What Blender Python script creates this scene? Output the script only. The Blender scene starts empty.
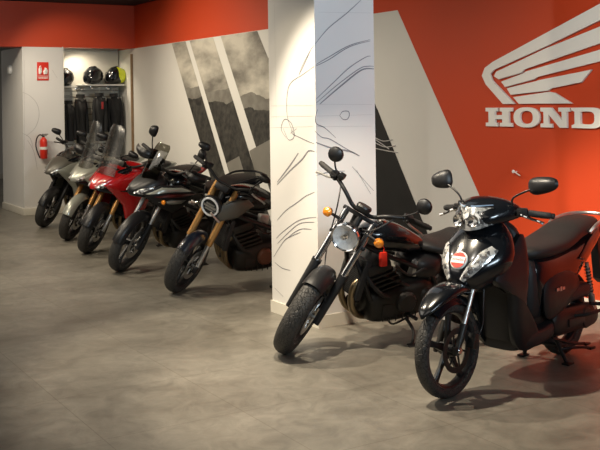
import bpy, bmesh, math, random
from mathutils import Vector, Matrix, noise
random.seed(4)
PI = math.pi; R_ = math.radians
scn = bpy.context.scene
COL = scn.collection

# ------------------------------------------------------------ materials
def mat(name, col=(.5,.5,.5), rough=.5, metal=0, coat=0, emis=None, estr=0, trans=0, bump=0, bscale=200, alpha=1, var=0, vscale=6, ior=1.45):
    m = bpy.data.materials.new(name); m.use_nodes = True
    nt = m.node_tree; b = nt.nodes['Principled BSDF']
    b.inputs['Base Color'].default_value = (*col, 1)
    b.inputs['Roughness'].default_value = rough
    b.inputs['Metallic'].default_value = metal
    b.inputs['Coat Weight'].default_value = coat
    b.inputs['Coat Roughness'].default_value = .04
    b.inputs['Transmission Weight'].default_value = trans
    b.inputs['IOR'].default_value = ior
    if emis: b.inputs['Emission Color'].default_value = (*emis, 1); b.inputs['Emission Strength'].default_value = estr
    tc = nt.nodes.new('ShaderNodeTexCoord')
    n = nt.nodes.new('ShaderNodeTexNoise'); n.inputs['Scale'].default_value = vscale; n.inputs['Detail'].default_value = 5
    nt.links.new(tc.outputs['Object'], n.inputs['Vector'])
    # slight procedural variation of colour / roughness everywhere
    mr = nt.nodes.new('ShaderNodeMapRange'); mr.inputs['To Min'].default_value = max(0, rough-.03-var*.2); mr.inputs['To Max'].default_value = min(1, rough+.05+var*.2)
    nt.links.new(n.outputs['Fac'], mr.inputs['Value']); nt.links.new(mr.outputs['Result'], b.inputs['Roughness'])
    if var:
        mx = nt.nodes.new('ShaderNodeMix'); mx.data_type = 'RGBA'
        mx.inputs['A'].default_value = (*[c*(1-var) for c in col], 1); mx.inputs['B'].default_value = (*[min(1, c*(1+var)) for c in col], 1)
        nt.links.new(n.outputs['Fac'], mx.inputs['Factor']); nt.links.new(mx.outputs['Result'], b.inputs['Base Color'])
    if bump:
        n2 = nt.nodes.new('ShaderNodeTexNoise'); n2.inputs['Scale'].default_value = bscale
        nt.links.new(tc.outputs['Object'], n2.inputs['Vector'])
        bp = nt.nodes.new('ShaderNodeBump'); bp.inputs['Strength'].default_value = bump; bp.inputs['Distance'].default_value = .002
        nt.links.new(n2.outputs['Fac'], bp.inputs['Height']); nt.links.new(bp.outputs['Normal'], b.inputs['Normal'])
    return m
M = {}
M['gloss'] = mat('gloss_black_paint', (.005,.006,.008), .18, coat=.6)
M['satin'] = mat('satin_black', (.009,.009,.010), .40, var=.2)
M['plastic'] = mat('rough_black_plastic', (.014,.014,.015), .5, bump=.3, bscale=400)
M['dark'] = mat('dark_engine_metal', (.032,.031,.029), .42, metal=.6, var=.35, vscale=20)
M['engine'] = mat('engine_casing', (.030,.028,.027), .45, metal=.4, var=.3, vscale=15, bump=.2)
M['chrome'] = mat('chrome', (.75,.75,.76), .12, metal=1)
M['alu'] = mat('brushed_aluminium', (.55,.54,.52), .35, metal=.9, var=.12, vscale=30)
M['gold'] = mat('gold_anodised', (.50,.27,.09), .38, metal=.6)
M['bronze'] = mat('bronze_cover', (.16,.07,.045), .45, metal=.5)
M['red'] = mat('red_paint', (.40,.008,.010), .22, coat=.9)
M['maroon'] = mat('dark_maroon_paint', (.09,.012,.010), .3, coat=.6)
M['silver'] = mat('silver_grey_paint', (.30,.31,.27), .28, metal=.3, coat=.6)
M['grey'] = mat('matte_grey_paint', (.10,.095,.08), .4, metal=.2, coat=.3)
M['navy'] = mat('dark_blue_paint', (.004,.008,.018), .3, coat=.8)
M['seat'] = mat('seat_vinyl', (.014,.013,.013), .48, bump=.5, bscale=350, var=.15)
M['grip'] = mat('grip_rubber', (.018,.018,.018), .7, bump=.6, bscale=300)
M['exh'] = mat('header_steel', (.30,.23,.14), .35, metal=.9, var=.35, vscale=12)
M['mirror'] = mat('mirror_glass', (.7,.7,.72), .03, metal=1)
M['amber'] = mat('amber_lens', (.85,.27,.02), .2, coat=.8, emis=(.9,.25,.01), estr=.0)
M['redlens'] = mat('red_lens', (.35,.01,.01), .2, coat=.8)
M['reflector'] = mat('lamp_reflector', (.90,.90,.88), .28, metal=.1, bump=1, bscale=60, var=.15, vscale=40)
def lamp_mat():
    m = mat('lamp_facets_painted_glints', (.85,.85,.84), .16, metal=.55)
    nt = m.node_tree; b = nt.nodes['Principled BSDF']; tc = nt.nodes.new('ShaderNodeTexCoord')
    v = nt.nodes.new('ShaderNodeTexVoronoi'); v.inputs['Scale'].default_value = 55; nt.links.new(tc.outputs['Object'], v.inputs['Vector'])
    sp = nt.nodes.new('ShaderNodeSeparateColor'); nt.links.new(v.outputs['Color'], sp.inputs[0])
    r = nt.nodes.new('ShaderNodeValToRGB'); e = r.color_ramp.elements; e[0].position=.1; e[0].color=(.10,.10,.11,1); e[1].position=.6; e[1].color=(.92,.92,.90,1)  # dark and bright cells painted in to stand for facet reflections
    nt.links.new(sp.outputs[0], r.inputs[0]); nt.links.new(r.outputs[0], b.inputs['Base Color'])
    bp = nt.nodes.new('ShaderNodeBump'); bp.inputs['Strength'].default_value=1; bp.inputs['Distance'].default_value=.012
    nt.links.new(sp.outputs[1], bp.inputs['Height']); nt.links.new(bp.outputs[0], b.inputs['Normal'])
    return m
M['lampcell'] = lamp_mat()
M['bluelens'] = mat('blue_tint_lens', (.45,.6,.8), .15, metal=.3, coat=.8)
M['tag_red'] = mat('red_plastic_tag', (.65,.03,.015), .4)
M['white'] = mat('white_print', (.82,.81,.78), .5)
M['black_print'] = mat('black_print', (.015,.015,.015), .5)
M['blue_spring'] = mat('blue_white_label', (.15,.3,.5), .4)

def glass(name, tint, dens):      # thin moulded screen: part clear, part tinted
    m = bpy.data.materials.new(name); m.use_nodes = True; nt = m.node_tree
    out = nt.nodes['Material Output']; nt.nodes.remove(nt.nodes['Principled BSDF'])
    t = nt.nodes.new('ShaderNodeBsdfTransparent'); t.inputs[0].default_value = (*tint, 1)
    g = nt.nodes.new('ShaderNodeBsdfGlossy'); g.inputs['Roughness'].default_value = .30 if dens > .07 else .08
    fr = nt.nodes.new('ShaderNodeFresnel'); fr.inputs['IOR'].default_value = 1.45
    n = nt.nodes.new('ShaderNodeTexNoise'); n.inputs['Scale'].default_value = 9
    ma = nt.nodes.new('ShaderNodeMath'); ma.operation = 'MULTIPLY_ADD'; ma.inputs[1].default_value = .06; ma.inputs[2].default_value = dens
    nt.links.new(n.outputs['Fac'], ma.inputs[0])
    fm = nt.nodes.new('ShaderNodeMath'); fm.operation = 'MULTIPLY'; fm.inputs[1].default_value = .13; nt.links.new(fr.outputs[0], fm.inputs[0])
    ad = nt.nodes.new('ShaderNodeMath'); ad.operation = 'ADD'; ad.use_clamp = True
    nt.links.new(fm.outputs[0], ad.inputs[0]); nt.links.new(ma.outputs[0], ad.inputs[1])
    mx = nt.nodes.new('ShaderNodeMixShader'); nt.links.new(ad.outputs[0], mx.inputs[0])
    nt.links.new(t.outputs[0], mx.inputs[1]); nt.links.new(g.outputs[0], mx.inputs[2]); nt.links.new(mx.outputs[0], out.inputs[0])
    return m
M['screen'] = glass('clear_screen', (.74,.73,.70), .075)
M['clear'] = glass('clear_lens', (.97,.97,.97), .02)
M['smoke'] = glass('smoked_screen', (.50,.49,.45), .03)

def tyre_mat():
    m = mat('tyre_rubber', (.016,.0155,.015), .6)
    nt = m.node_tree; b = nt.nodes['Principled BSDF']
    tc = nt.nodes.new('ShaderNodeTexCoord')
    w = nt.nodes.new('ShaderNodeTexVoronoi'); w.feature = 'DISTANCE_TO_EDGE'; w.inputs['Scale'].default_value = 42
    mp = nt.nodes.new('ShaderNodeMapping'); mp.inputs['Scale'].default_value = (1, .8, 1)
    nt.links.new(tc.outputs['Object'], mp.inputs[0]); nt.links.new(mp.outputs[0], w.inputs['Vector'])
    r = nt.nodes.new('ShaderNodeMapRange'); r.inputs['From Max'].default_value = .09
    nt.links.new(w.outputs['Distance'], r.inputs['Value'])
    bp = nt.nodes.new('ShaderNodeBump'); bp.inputs['Strength'].default_value = .9; bp.inputs['Distance'].default_value = .004
    mx = nt.nodes.new('ShaderNodeMix'); mx.data_type='RGBA'; mx.inputs['A'].default_value=(.006,.006,.006,1); mx.inputs['B'].default_value=(.042,.040,.037,1)  # groove shade put into the colour: darker between the tread blocks
    nt.links.new(r.outputs[0], mx.inputs['Factor']); nt.links.new(mx.outputs['Result'], b.inputs['Base Color'])
    nt.links.new(r.outputs[0], bp.inputs['Height']); nt.links.new(bp.outputs[0], b.inputs['Normal'])
    return m
M['tyre'] = tyre_mat()

# ------------------------------------------------------------ mesh builder
def catmull(P, n=5, closed=False):
    P = [Vector(p) for p in P]; out = []
    N = len(P)
    if N < 3 and not closed: 
        return [P[0].lerp(P[-1], i/n) for i in range(n+1)]
    rng = range(N) if closed else range(N-1)
    for i in rng:
        if closed: a,b,c,d = P[i-1],P[i],P[(i+1)%N],P[(i+2)%N]
        else: a,b,c,d = P[max(i-1,0)],P[i],P[i+1],P[min(i+2,N-1)]
        for k in range(n):
            t = k/n
            out.append(.5*((2*b)+(c-a)*t+(2*a-5*b+4*c-d)*t*t+(3*b-a-3*c+d)*t**3))
    if not closed: out.append(P[-1])
    return out

class MB:
    def __init__(s, Mx=None):
        s.bm = bmesh.new(); s.M = Mx or Matrix()
    def v(s, p): return s.bm.verts.new(s.M @ Vector(p))
    def rings(s, rs, cap=True, closed=False):
        vs = [[s.v(p) for p in r] for r in rs]; n = len(vs[0])
        L = len(vs)
        for i in range(L if closed else L-1):
            A, B = vs[i], vs[(i+1)%L]
            for j in range(n):
                k = (j+1)%n
                s.bm.faces.new((A[j],A[k],B[k],B[j]))
        if cap and not closed:
            s.bm.faces.new(vs[0][::-1]); s.bm.faces.new(vs[-1])
        return s
    def tube(s, P, r, n=12, smooth=True, k=5, closed=False):
        pts = catmull(P, k, closed) if smooth and len(P) > 2 else [Vector(p) for p in P]
        L = len(pts)
        rr = r if isinstance(r,(list,tuple)) else [r]*2
        rs = []; up = None
        for i,p in enumerate(pts):
            if closed: t = (pts[(i+1)%L]-pts[i-1]).normalized()
            else: t = (pts[min(i+1,L-1)]-pts[max(i-1,0)]).normalized()
            if up is None: up = t.orthogonal().normalized()
            up = (up - t*up.dot(t)).normalized(); b = t.cross(up)
            f = i/max(1,L-1)*(len(rr)-1); a = min(int(f),len(rr)-2); rad = rr[a]+(rr[a+1]-rr[a])*(f-a)
            rs.append([p+(up*math.cos(q)+b*math.sin(q))*rad for q in [2*PI*j/n for j in range(n)]])
        return s.rings(rs, closed=closed)
    def lathe(s, prof, c=(0,0,0), axis=(0,1,0), n=40, cap=False, closed=True):
        # prof: list of (radius, along)
        ax = Vector(axis).normalized(); u = ax.orthogonal().normalized(); w = ax.cross(u); c = Vector(c)
        rs = [[c+ax*a+(u*math.cos(q)+w*math.sin(q))*max(r,1e-4) for q in [2*PI*j/n for j in range(n)]] for r,a in prof]
        return s.rings(rs, cap=cap, closed=closed)
    def disc(s, c, axis, r, th, n=28, bev=.0):
        b = min(bev, th*.45, r*.5)
        return s.lathe([(r-b,-th/2),(r,-th/2+b),(r,th/2-b),(r-b,th/2)], c, axis, n, cap=True, closed=False)
    def box(s, c, size, rot=None, bev=.006, taper=1):
        hx,hy,hz = [q/2 for q in size]; T = Matrix.Translation(c) @ (rot or Matrix())
        ps = [(-hx,-hy,-hz),(hx,-hy,-hz),(hx,hy,-hz),(-hx,hy,-hz),(-hx*taper,-hy*taper,hz),(hx*taper,-hy*taper,hz),(hx*taper,hy*taper,hz),(-hx*taper,hy*taper,hz)]
        vs = [s.v(T @ Vector(p)) for p in ps]
        fs = [s.bm.faces.new([vs[i] for i in f]) for f in ((3,2,1,0),(4,5,6,7),(0,1,5,4),(1,2,6,5),(2,3,7,6),(3,0,4,7))]
        if bev:
            es = list({e for f in fs for e in f.edges})
            bmesh.ops.bevel(s.bm, geom=es, offset=min(bev,min(size)*.3), segments=2, affect='EDGES', profile=.6)
        return s
    def loft(s, st, n=24, k=4, axis='x'):
        """st: (pos, c2, half_width, up, down, exponent[, cy]) ; axis x: rings in YZ ; axis z: pos=z, c2=x centre, up=+x, down=-x"""
        rows = [tuple(q)+(0,)*(7-len(q)) for q in st]
        V = [Vector(q) for q in [r[:3] for r in rows]]; W = [Vector(q) for q in [r[3:6] for r in rows]]; Y=[Vector((r[6],0,0)) for r in rows]
        V = catmull(V,k); W = catmull(W,k); Y = catmull(Y,k)
        rs = []
        for a,b,y in zip(V,W,Y):
            ring = []
            e = 2/max(b[2],.5)
            for j in range(n):
                q = 2*PI*j/n; cq, sq = math.cos(q), math.sin(q)
                yy = math.copysign(abs(cq)**e, cq)*abs(a[2]); zz = math.copysign(abs(sq)**e, sq)*(b[0] if sq>0 else b[1])
                ring.append((a[0], yy+y[0], a[1]+zz) if axis=='x' else (a[1]+zz, yy+y[0], a[0]))
            rs.append(ring)
        if axis == 'z': rs = [r[::-1] for r in rs]
        return s.rings(rs)
    def shell(s, outline, yf, th=.02, bulge=.02, side=1, smooth=0, plane='xz'):
        """bulged panel from an xz outline; yf float or function(x,z) -> |y|"""
        P = [Vector((p[0],p[1],0)) for p in outline]
        if smooth: P = catmull(P, smooth, True)
        f = yf if callable(yf) else (lambda x,z: yf)
        # densify
        Q = []
        for i in range(len(P)):
            a,b = P[i],P[(i+1)%len(P)]; m = max(1,int((b-a).length/.05))
            Q += [a.lerp(b,t/m) for t in range(m)]
        c = sum(Q, Vector())/len(Q)
        def pt(x,z,y): return (x, side*y, z)
        layers = [(1,-th),(1,0),(.94,bulge*.35),(.78,bulge*.75),(.45,bulge),(.0,bulge*1.05)]
        rs = []
        for sc,o in layers[:-1]:
            ring = []
            for p in Q:
                x = c.x+(p.x-c.x)*sc; z = c.y+(p.y-c.y)*sc
                ring.append(pt(x,z,f(x,z)+o))
            rs.append(ring)
        vs = [[s.v(p) for p in r] for r in rs]; n = len(Q)
        for i in range(len(vs)-1):
            for j in range(n):
                k = (j+1)%n; s.bm.faces.new((vs[i][j],vs[i][k],vs[i+1][k],vs[i+1][j]))
        cv = s.v(pt(c.x,c.y,f(c.x,c.y)+bulge*1.05)); cb = s.v(pt(c.x,c.y,f(c.x,c.y)-th))
        for j in range(n):
            k = (j+1)%n; s.bm.faces.new((vs[-1][j],vs[-1][k],cv)); s.bm.faces.new((vs[0][k],vs[0][j],cb))
        return s
    def sheet(s, grid, th):
        """thin solid from a grid of points (rows), offset along surface normal"""
        nr, nc = len(grid), len(grid[0]); G = [[Vector(p) for p in r] for r in grid]
        A = [[s.v(p) for p in r] for r in G]; B = []
        for i in range(nr):
            row = []
            for j in range(nc):
                du = G[i][min(j+1,nc-1)]-G[i][max(j-1,0)]; dv = G[min(i+1,nr-1)][j]-G[max(i-1,0)][j]
                nn = du.cross(dv).normalized(); row.append(s.v(G[i][j]-nn*th))
            B.append(row)
        for i in range(nr-1):
            for j in range(nc-1):
                s.bm.faces.new((A[i][j],A[i][j+1],A[i+1][j+1],A[i+1][j])); s.bm.faces.new((B[i][j],B[i+1][j],B[i+1][j+1],B[i][j+1]))
        for i in range(nr-1):
            for a,b in ((0,0),(nc-1,nc-1)):
                s.bm.faces.new((A[i][a],A[i+1][a],B[i+1][a],B[i][a]))
        for j in range(nc-1):
            for a in (0,nr-1): s.bm.faces.new((A[a][j],A[a][j+1],B[a][j+1],B[a][j]))
        return s
    def poly(s, pts, off, bev=0):
        """planar polygon extruded by vector off"""
        off = Vector(off)
        a = [s.v(p) for p in pts]; b = [s.v(Vector(p)+off) for p in pts]; n = len(pts)
        fs = [s.bm.faces.new(a[::-1]), s.bm.faces.new(b)]
        for i in range(n): fs.append(s.bm.faces.new((a[i],a[(i+1)%n],b[(i+1)%n],b[i])))
        if bev: bmesh.ops.bevel(s.bm, geom=list(fs[1].edges), offset=bev, segments=1, affect='EDGES')
        return s
    def ringpoly(s, outer, inner, off):
        off = Vector(off); n = len(outer)
        A=[s.v(p) for p in outer]; B=[s.v(p) for p in inner]; C=[s.v(Vector(p)+off) for p in outer]; D=[s.v(Vector(p)+off) for p in inner]
        for i in range(n):
            k=(i+1)%n
            for q in ((A[i],A[k],B[k],B[i]),(C[i],D[i],D[k],C[k]),(A[i],C[i],C[k],A[k]),(B[i],B[k],D[k],D[i])): s.bm.faces.new(q)
        return s
    def build(s, name, m, parent=None, ang=35, label=None):
        bmesh.ops.remove_doubles(s.bm, verts=s.bm.verts, dist=1e-5)
        bmesh.ops.recalc_face_normals(s.bm, faces=s.bm.faces)
        me = bpy.data.meshes.new(name); s.bm.to_mesh(me); s.bm.free()
        ms = m if isinstance(m,(list,tuple)) else [m]
        for q in ms: me.materials.append(M[q] if isinstance(q,str) else q)
        me.shade_smooth(); me.set_sharp_from_angle(angle=R_(ang))
        o = bpy.data.objects.new(name, me); COL.objects.link(o)
        if parent: o.parent = parent
        if label: o['label'] = label
        return o
def thing(name, label, cat, loc=(0,0,0), rz=0, group=None):
    o = bpy.data.objects.new(name, None); o.empty_display_size = .1; COL.objects.link(o); o.location = loc; o.rotation_euler = (0,0,rz)
    return tag(o, label, cat, group)
def tag(o, label, cat, group=None):
    o['label'] = label; o['category'] = cat
    if group: o['group'] = group
    return o
def struct(o): o['kind'] = 'structure'; return o
def Rot(ax, deg): return Matrix.Rotation(R_(deg), 4, ax)
WING=[[(4.92, 2.59), (5.33, 2.45), (5.91, 2.26), (6.55, 2.05), (6.66, 2.0), (6.7, 1.93), (6.65, 1.85), (6.43, 1.67), (6.28, 1.67), (6.56, 1.88), (6.59, 1.94), (6.54, 1.98), (5.91, 2.15), (5.34, 2.32), (4.97, 2.42)], [(4.98, 2.36), (5.34, 2.27), (5.92, 2.13), (6.51, 1.96), (6.54, 1.92), (6.48, 1.89), (6.19, 1.94), (6.16, 1.97), (5.34, 2.14), (5.07, 2.2)], [(5.15, 2.13), (5.34, 2.09), (6.14, 1.95), (6.17, 1.93), (6.45, 1.87), (6.4, 1.82), (6.04, 1.88), (6.01, 1.9), (5.34, 2.0), (5.23, 2.02)], [(5.41, 1.94), (6.0, 1.87), (6.02, 1.86), (6.38, 1.81), (6.33, 1.75), (5.88, 1.78), (5.85, 1.8), (5.52, 1.84)], [(5.62, 1.67), (5.81, 1.76), (5.87, 1.77), (6.3, 1.73), (6.23, 1.67)]]
SK_L=[[(6.24, 2.15), (6.3, 2.11), (6.42, 2.0), (6.47, 1.93)], [(6.24, 1.99), (6.42, 1.93), (6.6, 1.87), (6.66, 1.77), (6.66, 1.6), (6.56, 1.46)], [(6.47, 1.93), (6.37, 2.03), (6.28, 2.13)], [(6.5, 1.32), (6.64, 1.21), (6.84, 1.07)], [(6.26, 1.34), (6.35, 1.34), (6.45, 1.27), (6.64, 1.17), (6.84, 1.05)], [(6.6, 1.5), (6.59, 1.47), (6.47, 1.44), (6.33, 1.41), (6.26, 1.4)], [(6.73, 1.51), (6.65, 1.42), (6.56, 1.45), (6.6, 1.55), (6.71, 1.58), (6.76, 1.5), (6.68, 1.43)], [(6.27, 1.03), (6.4, 0.99), (6.53, 0.93), (6.71, 0.85), (6.85, 0.76)], [(6.25, 0.84), (6.39, 0.82), (6.54, 0.78), (6.77, 0.67), (6.87, 0.61)], [(6.28, 0.8), (6.49, 0.77), (6.67, 0.68), (6.85, 0.57)], [(6.32, 0.74), (6.46, 0.73), (6.58, 0.69), (6.73, 0.61)], [(6.49, 0.7), (6.64, 0.65), (6.75, 0.6), (6.92, 0.45)], [(6.91, 0.2), (6.77, 0.15)], [(6.62, 1.47), (6.52, 1.51)], [(6.9, 0.41), (6.78, 0.38), (6.65, 0.38)]]
SK_LD=[[(6.92, 1.69), (6.27, 1.69)], [(6.92, 1.6), (6.27, 1.61)], [(6.94, 1.51), (6.27, 1.53)], [(6.84, 2.52), (6.84, 1.57)]]
SK_R=[[(4.35, 2.51), (4.21, 2.4), (4.04, 2.28), (3.92, 2.16)], [(4.43, 2.2), (4.23, 2.15), (4.04, 2.06), (3.92, 2.0)], [(4.43, 2.19), (4.23, 2.14), (4.04, 2.04), (3.92, 1.99)], [(4.43, 2.07), (4.38, 2.06), (4.23, 1.98), (4.06, 1.85), (3.92, 1.74)], [(4.46, 1.99), (4.4, 1.99), (4.32, 1.97), (4.12, 1.85), (3.92, 1.71)], [(4.46, 1.97), (4.34, 1.96), (4.15, 1.84), (3.95, 1.7)], [(4.09, 1.44), (3.99, 1.52), (3.92, 1.55), (3.91, 1.6), (3.93, 1.66)], [(3.9, 1.5), (3.96, 1.45), (4.04, 1.43), (4.17, 1.36), (4.31, 1.29)], [(3.91, 1.41), (4.06, 1.36), (4.22, 1.33), (4.31, 1.29)], [(4.24, 1.21), (4.44, 1.01)], [(4.28, 1.18), (4.41, 0.99)], [(4.13, 1.61), (4.16, 1.64), (4.21, 1.64), (4.22, 1.61), (4.2, 1.58), (4.16, 1.58), (4.13, 1.61)], [(3.91, 1.16), (4.03, 1.18), (4.17, 1.18)]]
SK_RD=[[(3.92, 1.7), (4.44, 1.69)], [(3.92, 1.61), (4.13, 1.61)], [(4.23, 1.61), (4.44, 1.61)], [(3.92, 1.53), (4.43, 1.52)], [(3.95, 2.4), (4.44, 2.41)]]
SK_P=[[(4.14, 1.93), (4.26, 1.87), (4.37, 1.74), (4.4, 1.55), (4.33, 1.36), (4.19, 1.24)], [(4.13, 1.29), (4.25, 1.21), (4.3, 1.05)], [(4.18, 2.43), (4.16, 1.02)], [(4.62, 2.28), (4.7, 2.15)], [(4.21, 1.18), (4.31, 0.99), (4.36, 0.7)]]
SCR=[[(8.39, 1.32), (8.25, 1.29), (8.09, 1.31)], [(8.4, 1.27), (8.22, 1.23), (8.04, 1.25)], [(8.4, 1.21), (8.18, 1.19), (8.0, 1.18)], [(8.38, 1.3), (8.15, 1.21)]]
# ------------------------------------------------------------ setting
WX, BY, CEIL, BAND = 6.02, 15.22, 3.35, 2.64
def wall_mat(name, col, rough=.6, var=.04):
    return mat(name, col, rough, bump=.15, bscale=120, var=var, vscale=2)
M['wred'] = wall_mat('red_orange_wall_paint', (.58,.058,.013), .5)
M['wwhite'] = wall_mat('white_wall_paint', (.72,.71,.67), .6)
M['wcol'] = wall_mat('column_paint', (.70,.69,.67), .6)
M['ceil'] = mat('black_ceiling_paint', (.008,.008,.009), .8)
M['logo'] = mat('white_sign_face', (.86,.85,.80), .45, bump=.4, bscale=500)
M['base'] = mat('white_skirting', (.66,.63,.55), .35)
M['sketch'] = mat('graphite_print', (.22,.22,.24), .6)
M['sketch2'] = mat('faint_grey_print', (.47,.46,.45), .6)
M['wood'] = mat('oak_strip', (.24,.15,.08), .5, var=.3, vscale=12)
M['slat'] = wall_mat('slatwall_panel', (.52,.50,.44), .45)
M['groove'] = mat('slat_groove', (.16,.13,.09), .6)

def floor_mat():
    m = bpy.data.materials.new('concrete_tile_floor'); m.use_nodes = True; nt = m.node_tree; b = nt.nodes['Principled BSDF']; L = nt.links.new
    tc = nt.nodes.new('ShaderNodeTexCoord')
    mp = nt.nodes.new('ShaderNodeMapping'); mp.inputs['Location'].default_value = (-1.70,-4.81+.81*10,0); L(tc.outputs['Object'], mp.inputs[0])
    br = nt.nodes.new('ShaderNodeTexBrick'); br.offset = 0; br.squash = 1
    br.inputs['Scale'].default_value = 1; br.inputs['Brick Width'].default_value = .81; br.inputs['Row Height'].default_value = .81
    br.inputs['Mortar Size'].default_value = .0030; br.inputs['Mortar Smooth'].default_value = .2
    br.inputs['Color1'].default_value = (1,1,1,1); br.inputs['Color2'].default_value = (.90,.90,.90,1); br.inputs['Mortar'].default_value = (.66,.64,.61,1); br.inputs['Bias'].default_value = 0
    L(mp.outputs[0], br.inputs['Vector'])
    n1 = nt.nodes.new('ShaderNodeTexNoise'); n1.inputs['Scale'].default_value = 1.3; n1.inputs['Detail'].default_value = 8; n1.inputs['Roughness'].default_value = .62; n1.inputs['Distortion'].default_value = .5
    L(tc.outputs['Object'], n1.inputs['Vector'])
    n2 = nt.nodes.new('ShaderNodeTexNoise'); n2.inputs['Scale'].default_value = 5.5; n2.inputs['Detail'].default_value = 9; n2.inputs['Roughness'].default_value = .7; n2.inputs['Distortion'].default_value = 1.2; L(tc.outputs['Object'], n2.inputs['Vector'])
    cr = nt.nodes.new('ShaderNodeValToRGB'); e = cr.color_ramp.elements
    e[0].position = .32; e[0].color = (.130,.119,.098,1); e[1].position = .68; e[1].color = (.226,.210,.177,1)
    L(n1.outputs['Fac'], cr.inputs[0])
    mx = nt.nodes.new('ShaderNodeMix'); mx.data_type='RGBA'; mx.blend_type='MULTIPLY'; mx.inputs['Factor'].default_value = 1
    L(cr.outputs[0], mx.inputs['A']); L(br.outputs['Color'], mx.inputs['B'])
    mr = nt.nodes.new('ShaderNodeMapRange'); mr.inputs['From Min'].default_value = .34; mr.inputs['From Max'].default_value = .66; mr.inputs['To Min'].default_value = .74; mr.inputs['To Max'].default_value = 1.26; L(n2.outputs['Fac'], mr.inputs[0])
    mx2 = nt.nodes.new('ShaderNodeMix'); mx2.data_type='RGBA'; mx2.blend_type='MULTIPLY'; mx2.inputs['Factor'].default_value = .8
    L(mx.outputs['Result'], mx2.inputs['A']); L(mr.outputs[0], mx2.inputs['B']); L(mx2.outputs['Result'], b.inputs['Base Color'])
    r = nt.nodes.new('ShaderNodeMapRange'); r.inputs['To Min'].default_value = .30; r.inputs['To Max'].default_value = .50; L(n1.outputs['Fac'], r.inputs[0]); L(r.outputs[0], b.inputs['Roughness'])
    bp = nt.nodes.new('ShaderNodeBump'); bp.inputs['Strength'].default_value = .12; bp.inputs['Distance'].default_value = .004; L(n2.outputs['Fac'], bp.inputs['Height']); L(bp.outputs[0], b.inputs['Normal'])
    return m
M['floor'] = floor_mat()

def photo_mat(hill, seed):
    """greyscale landscape print: clouds above a hill line, wooded slope below"""
    m = bpy.data.materials.new('landscape_print'); m.use_nodes = True; nt = m.node_tree; b = nt.nodes['Principled BSDF']; L = nt.links.new
    b.inputs['Roughness'].default_value = .5
    tc = nt.nodes.new('ShaderNodeTexCoord'); sp = nt.nodes.new('ShaderNodeSeparateXYZ'); L(tc.outputs['Object'], sp.inputs[0])
    def noise_(sc, det, scale=(1,1,1), rough=.55):
        mp = nt.nodes.new('ShaderNodeMapping'); mp.inputs['Scale'].default_value = scale; mp.inputs['Location'].default_value = (seed,0,0); L(tc.outputs['Object'], mp.inputs[0])
        n = nt.nodes.new('ShaderNodeTexNoise'); n.inputs['Scale'].default_value = sc; n.inputs['Detail'].default_value = det; n.inputs['Roughness'].default_value = rough; L(mp.outputs[0], n.inputs['Vector']); return n.outputs['Fac']
    def ramp(fac, a, ca, c, cc):
        r = nt.nodes.new('ShaderNodeValToRGB'); r.color_ramp.elements[0].position = a; r.color_ramp.elements[0].color = (*ca,1); r.color_ramp.elements[1].position = c; r.color_ramp.elements[1].color = (*cc,1); L(fac, r.inputs[0]); return r.outputs[0]
    def math_(op, a, b_):
        q = nt.nodes.new('ShaderNodeMath'); q.operation = op
        for i,x in enumerate((a,b_)):
            if isinstance(x,(int,float)): q.inputs[i].default_value = x
            else: L(x, q.inputs[i])
        return q.outputs[0]
    sky = ramp(noise_(1.5, 9, (1,.8,1.9)), .36, (.15,.14,.12), .62, (.58,.55,.47))
    wood = ramp(noise_(11, 8, (1,1,1), .7), .38, (.012,.012,.011), .70, (.085,.08,.068))
    line = math_('ADD', math_('MULTIPLY', noise_(2.2, 6), .22), hill-.11)
    below = math_('LESS_THAN', sp.outputs['Z'], line)
    farline = math_('ADD', math_('MULTIPLY', noise_(1.1, 5), .35), hill+.0)
    far = math_('LESS_THAN', sp.outputs['Z'], farline)
    farc = ramp(noise_(6, 6), .3, (.13,.12,.10), .7, (.24,.23,.20))
    m1 = nt.nodes.new('ShaderNodeMix'); m1.data_type='RGBA'; L(far, m1.inputs['Factor']); L(sky, m1.inputs['A']); L(farc, m1.inputs['B'])
    m2 = nt.nodes.new('ShaderNodeMix'); m2.data_type='RGBA'; L(below, m2.inputs['Factor']); L(m1.outputs['Result'], m2.inputs['A']); L(wood, m2.inputs['B'])
    L(m2.outputs['Result'], b.inputs['Base Color'])
    return m
M['road'] = mat('asphalt_print', (.20,.19,.165), .5, var=.2, vscale=5)
M['blackpr'] = mat('black_landscape_print', (.016,.016,.016), .55, var=.4, vscale=8)

def slab(name, lo, hi, m, parent=None, bev=0, ang=35):
    mb = MB(); c = [(a+b)/2 for a,b in zip(lo,hi)]; mb.box(c, [abs(b-a) for a,b in zip(lo,hi)], bev=bev); return mb.build(name, m, parent, ang)

struct(slab('floor', (-6,-2,-.1), (9.5,25,0), 'floor'))
struct(slab('ceiling', (-6,-2,CEIL), (9.5,25,CEIL+.1), 'ceil'))
wr = struct(slab('wall_right', (WX,-2,0), (WX+.2,BY+.9,CEIL), 'wred'))
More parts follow.
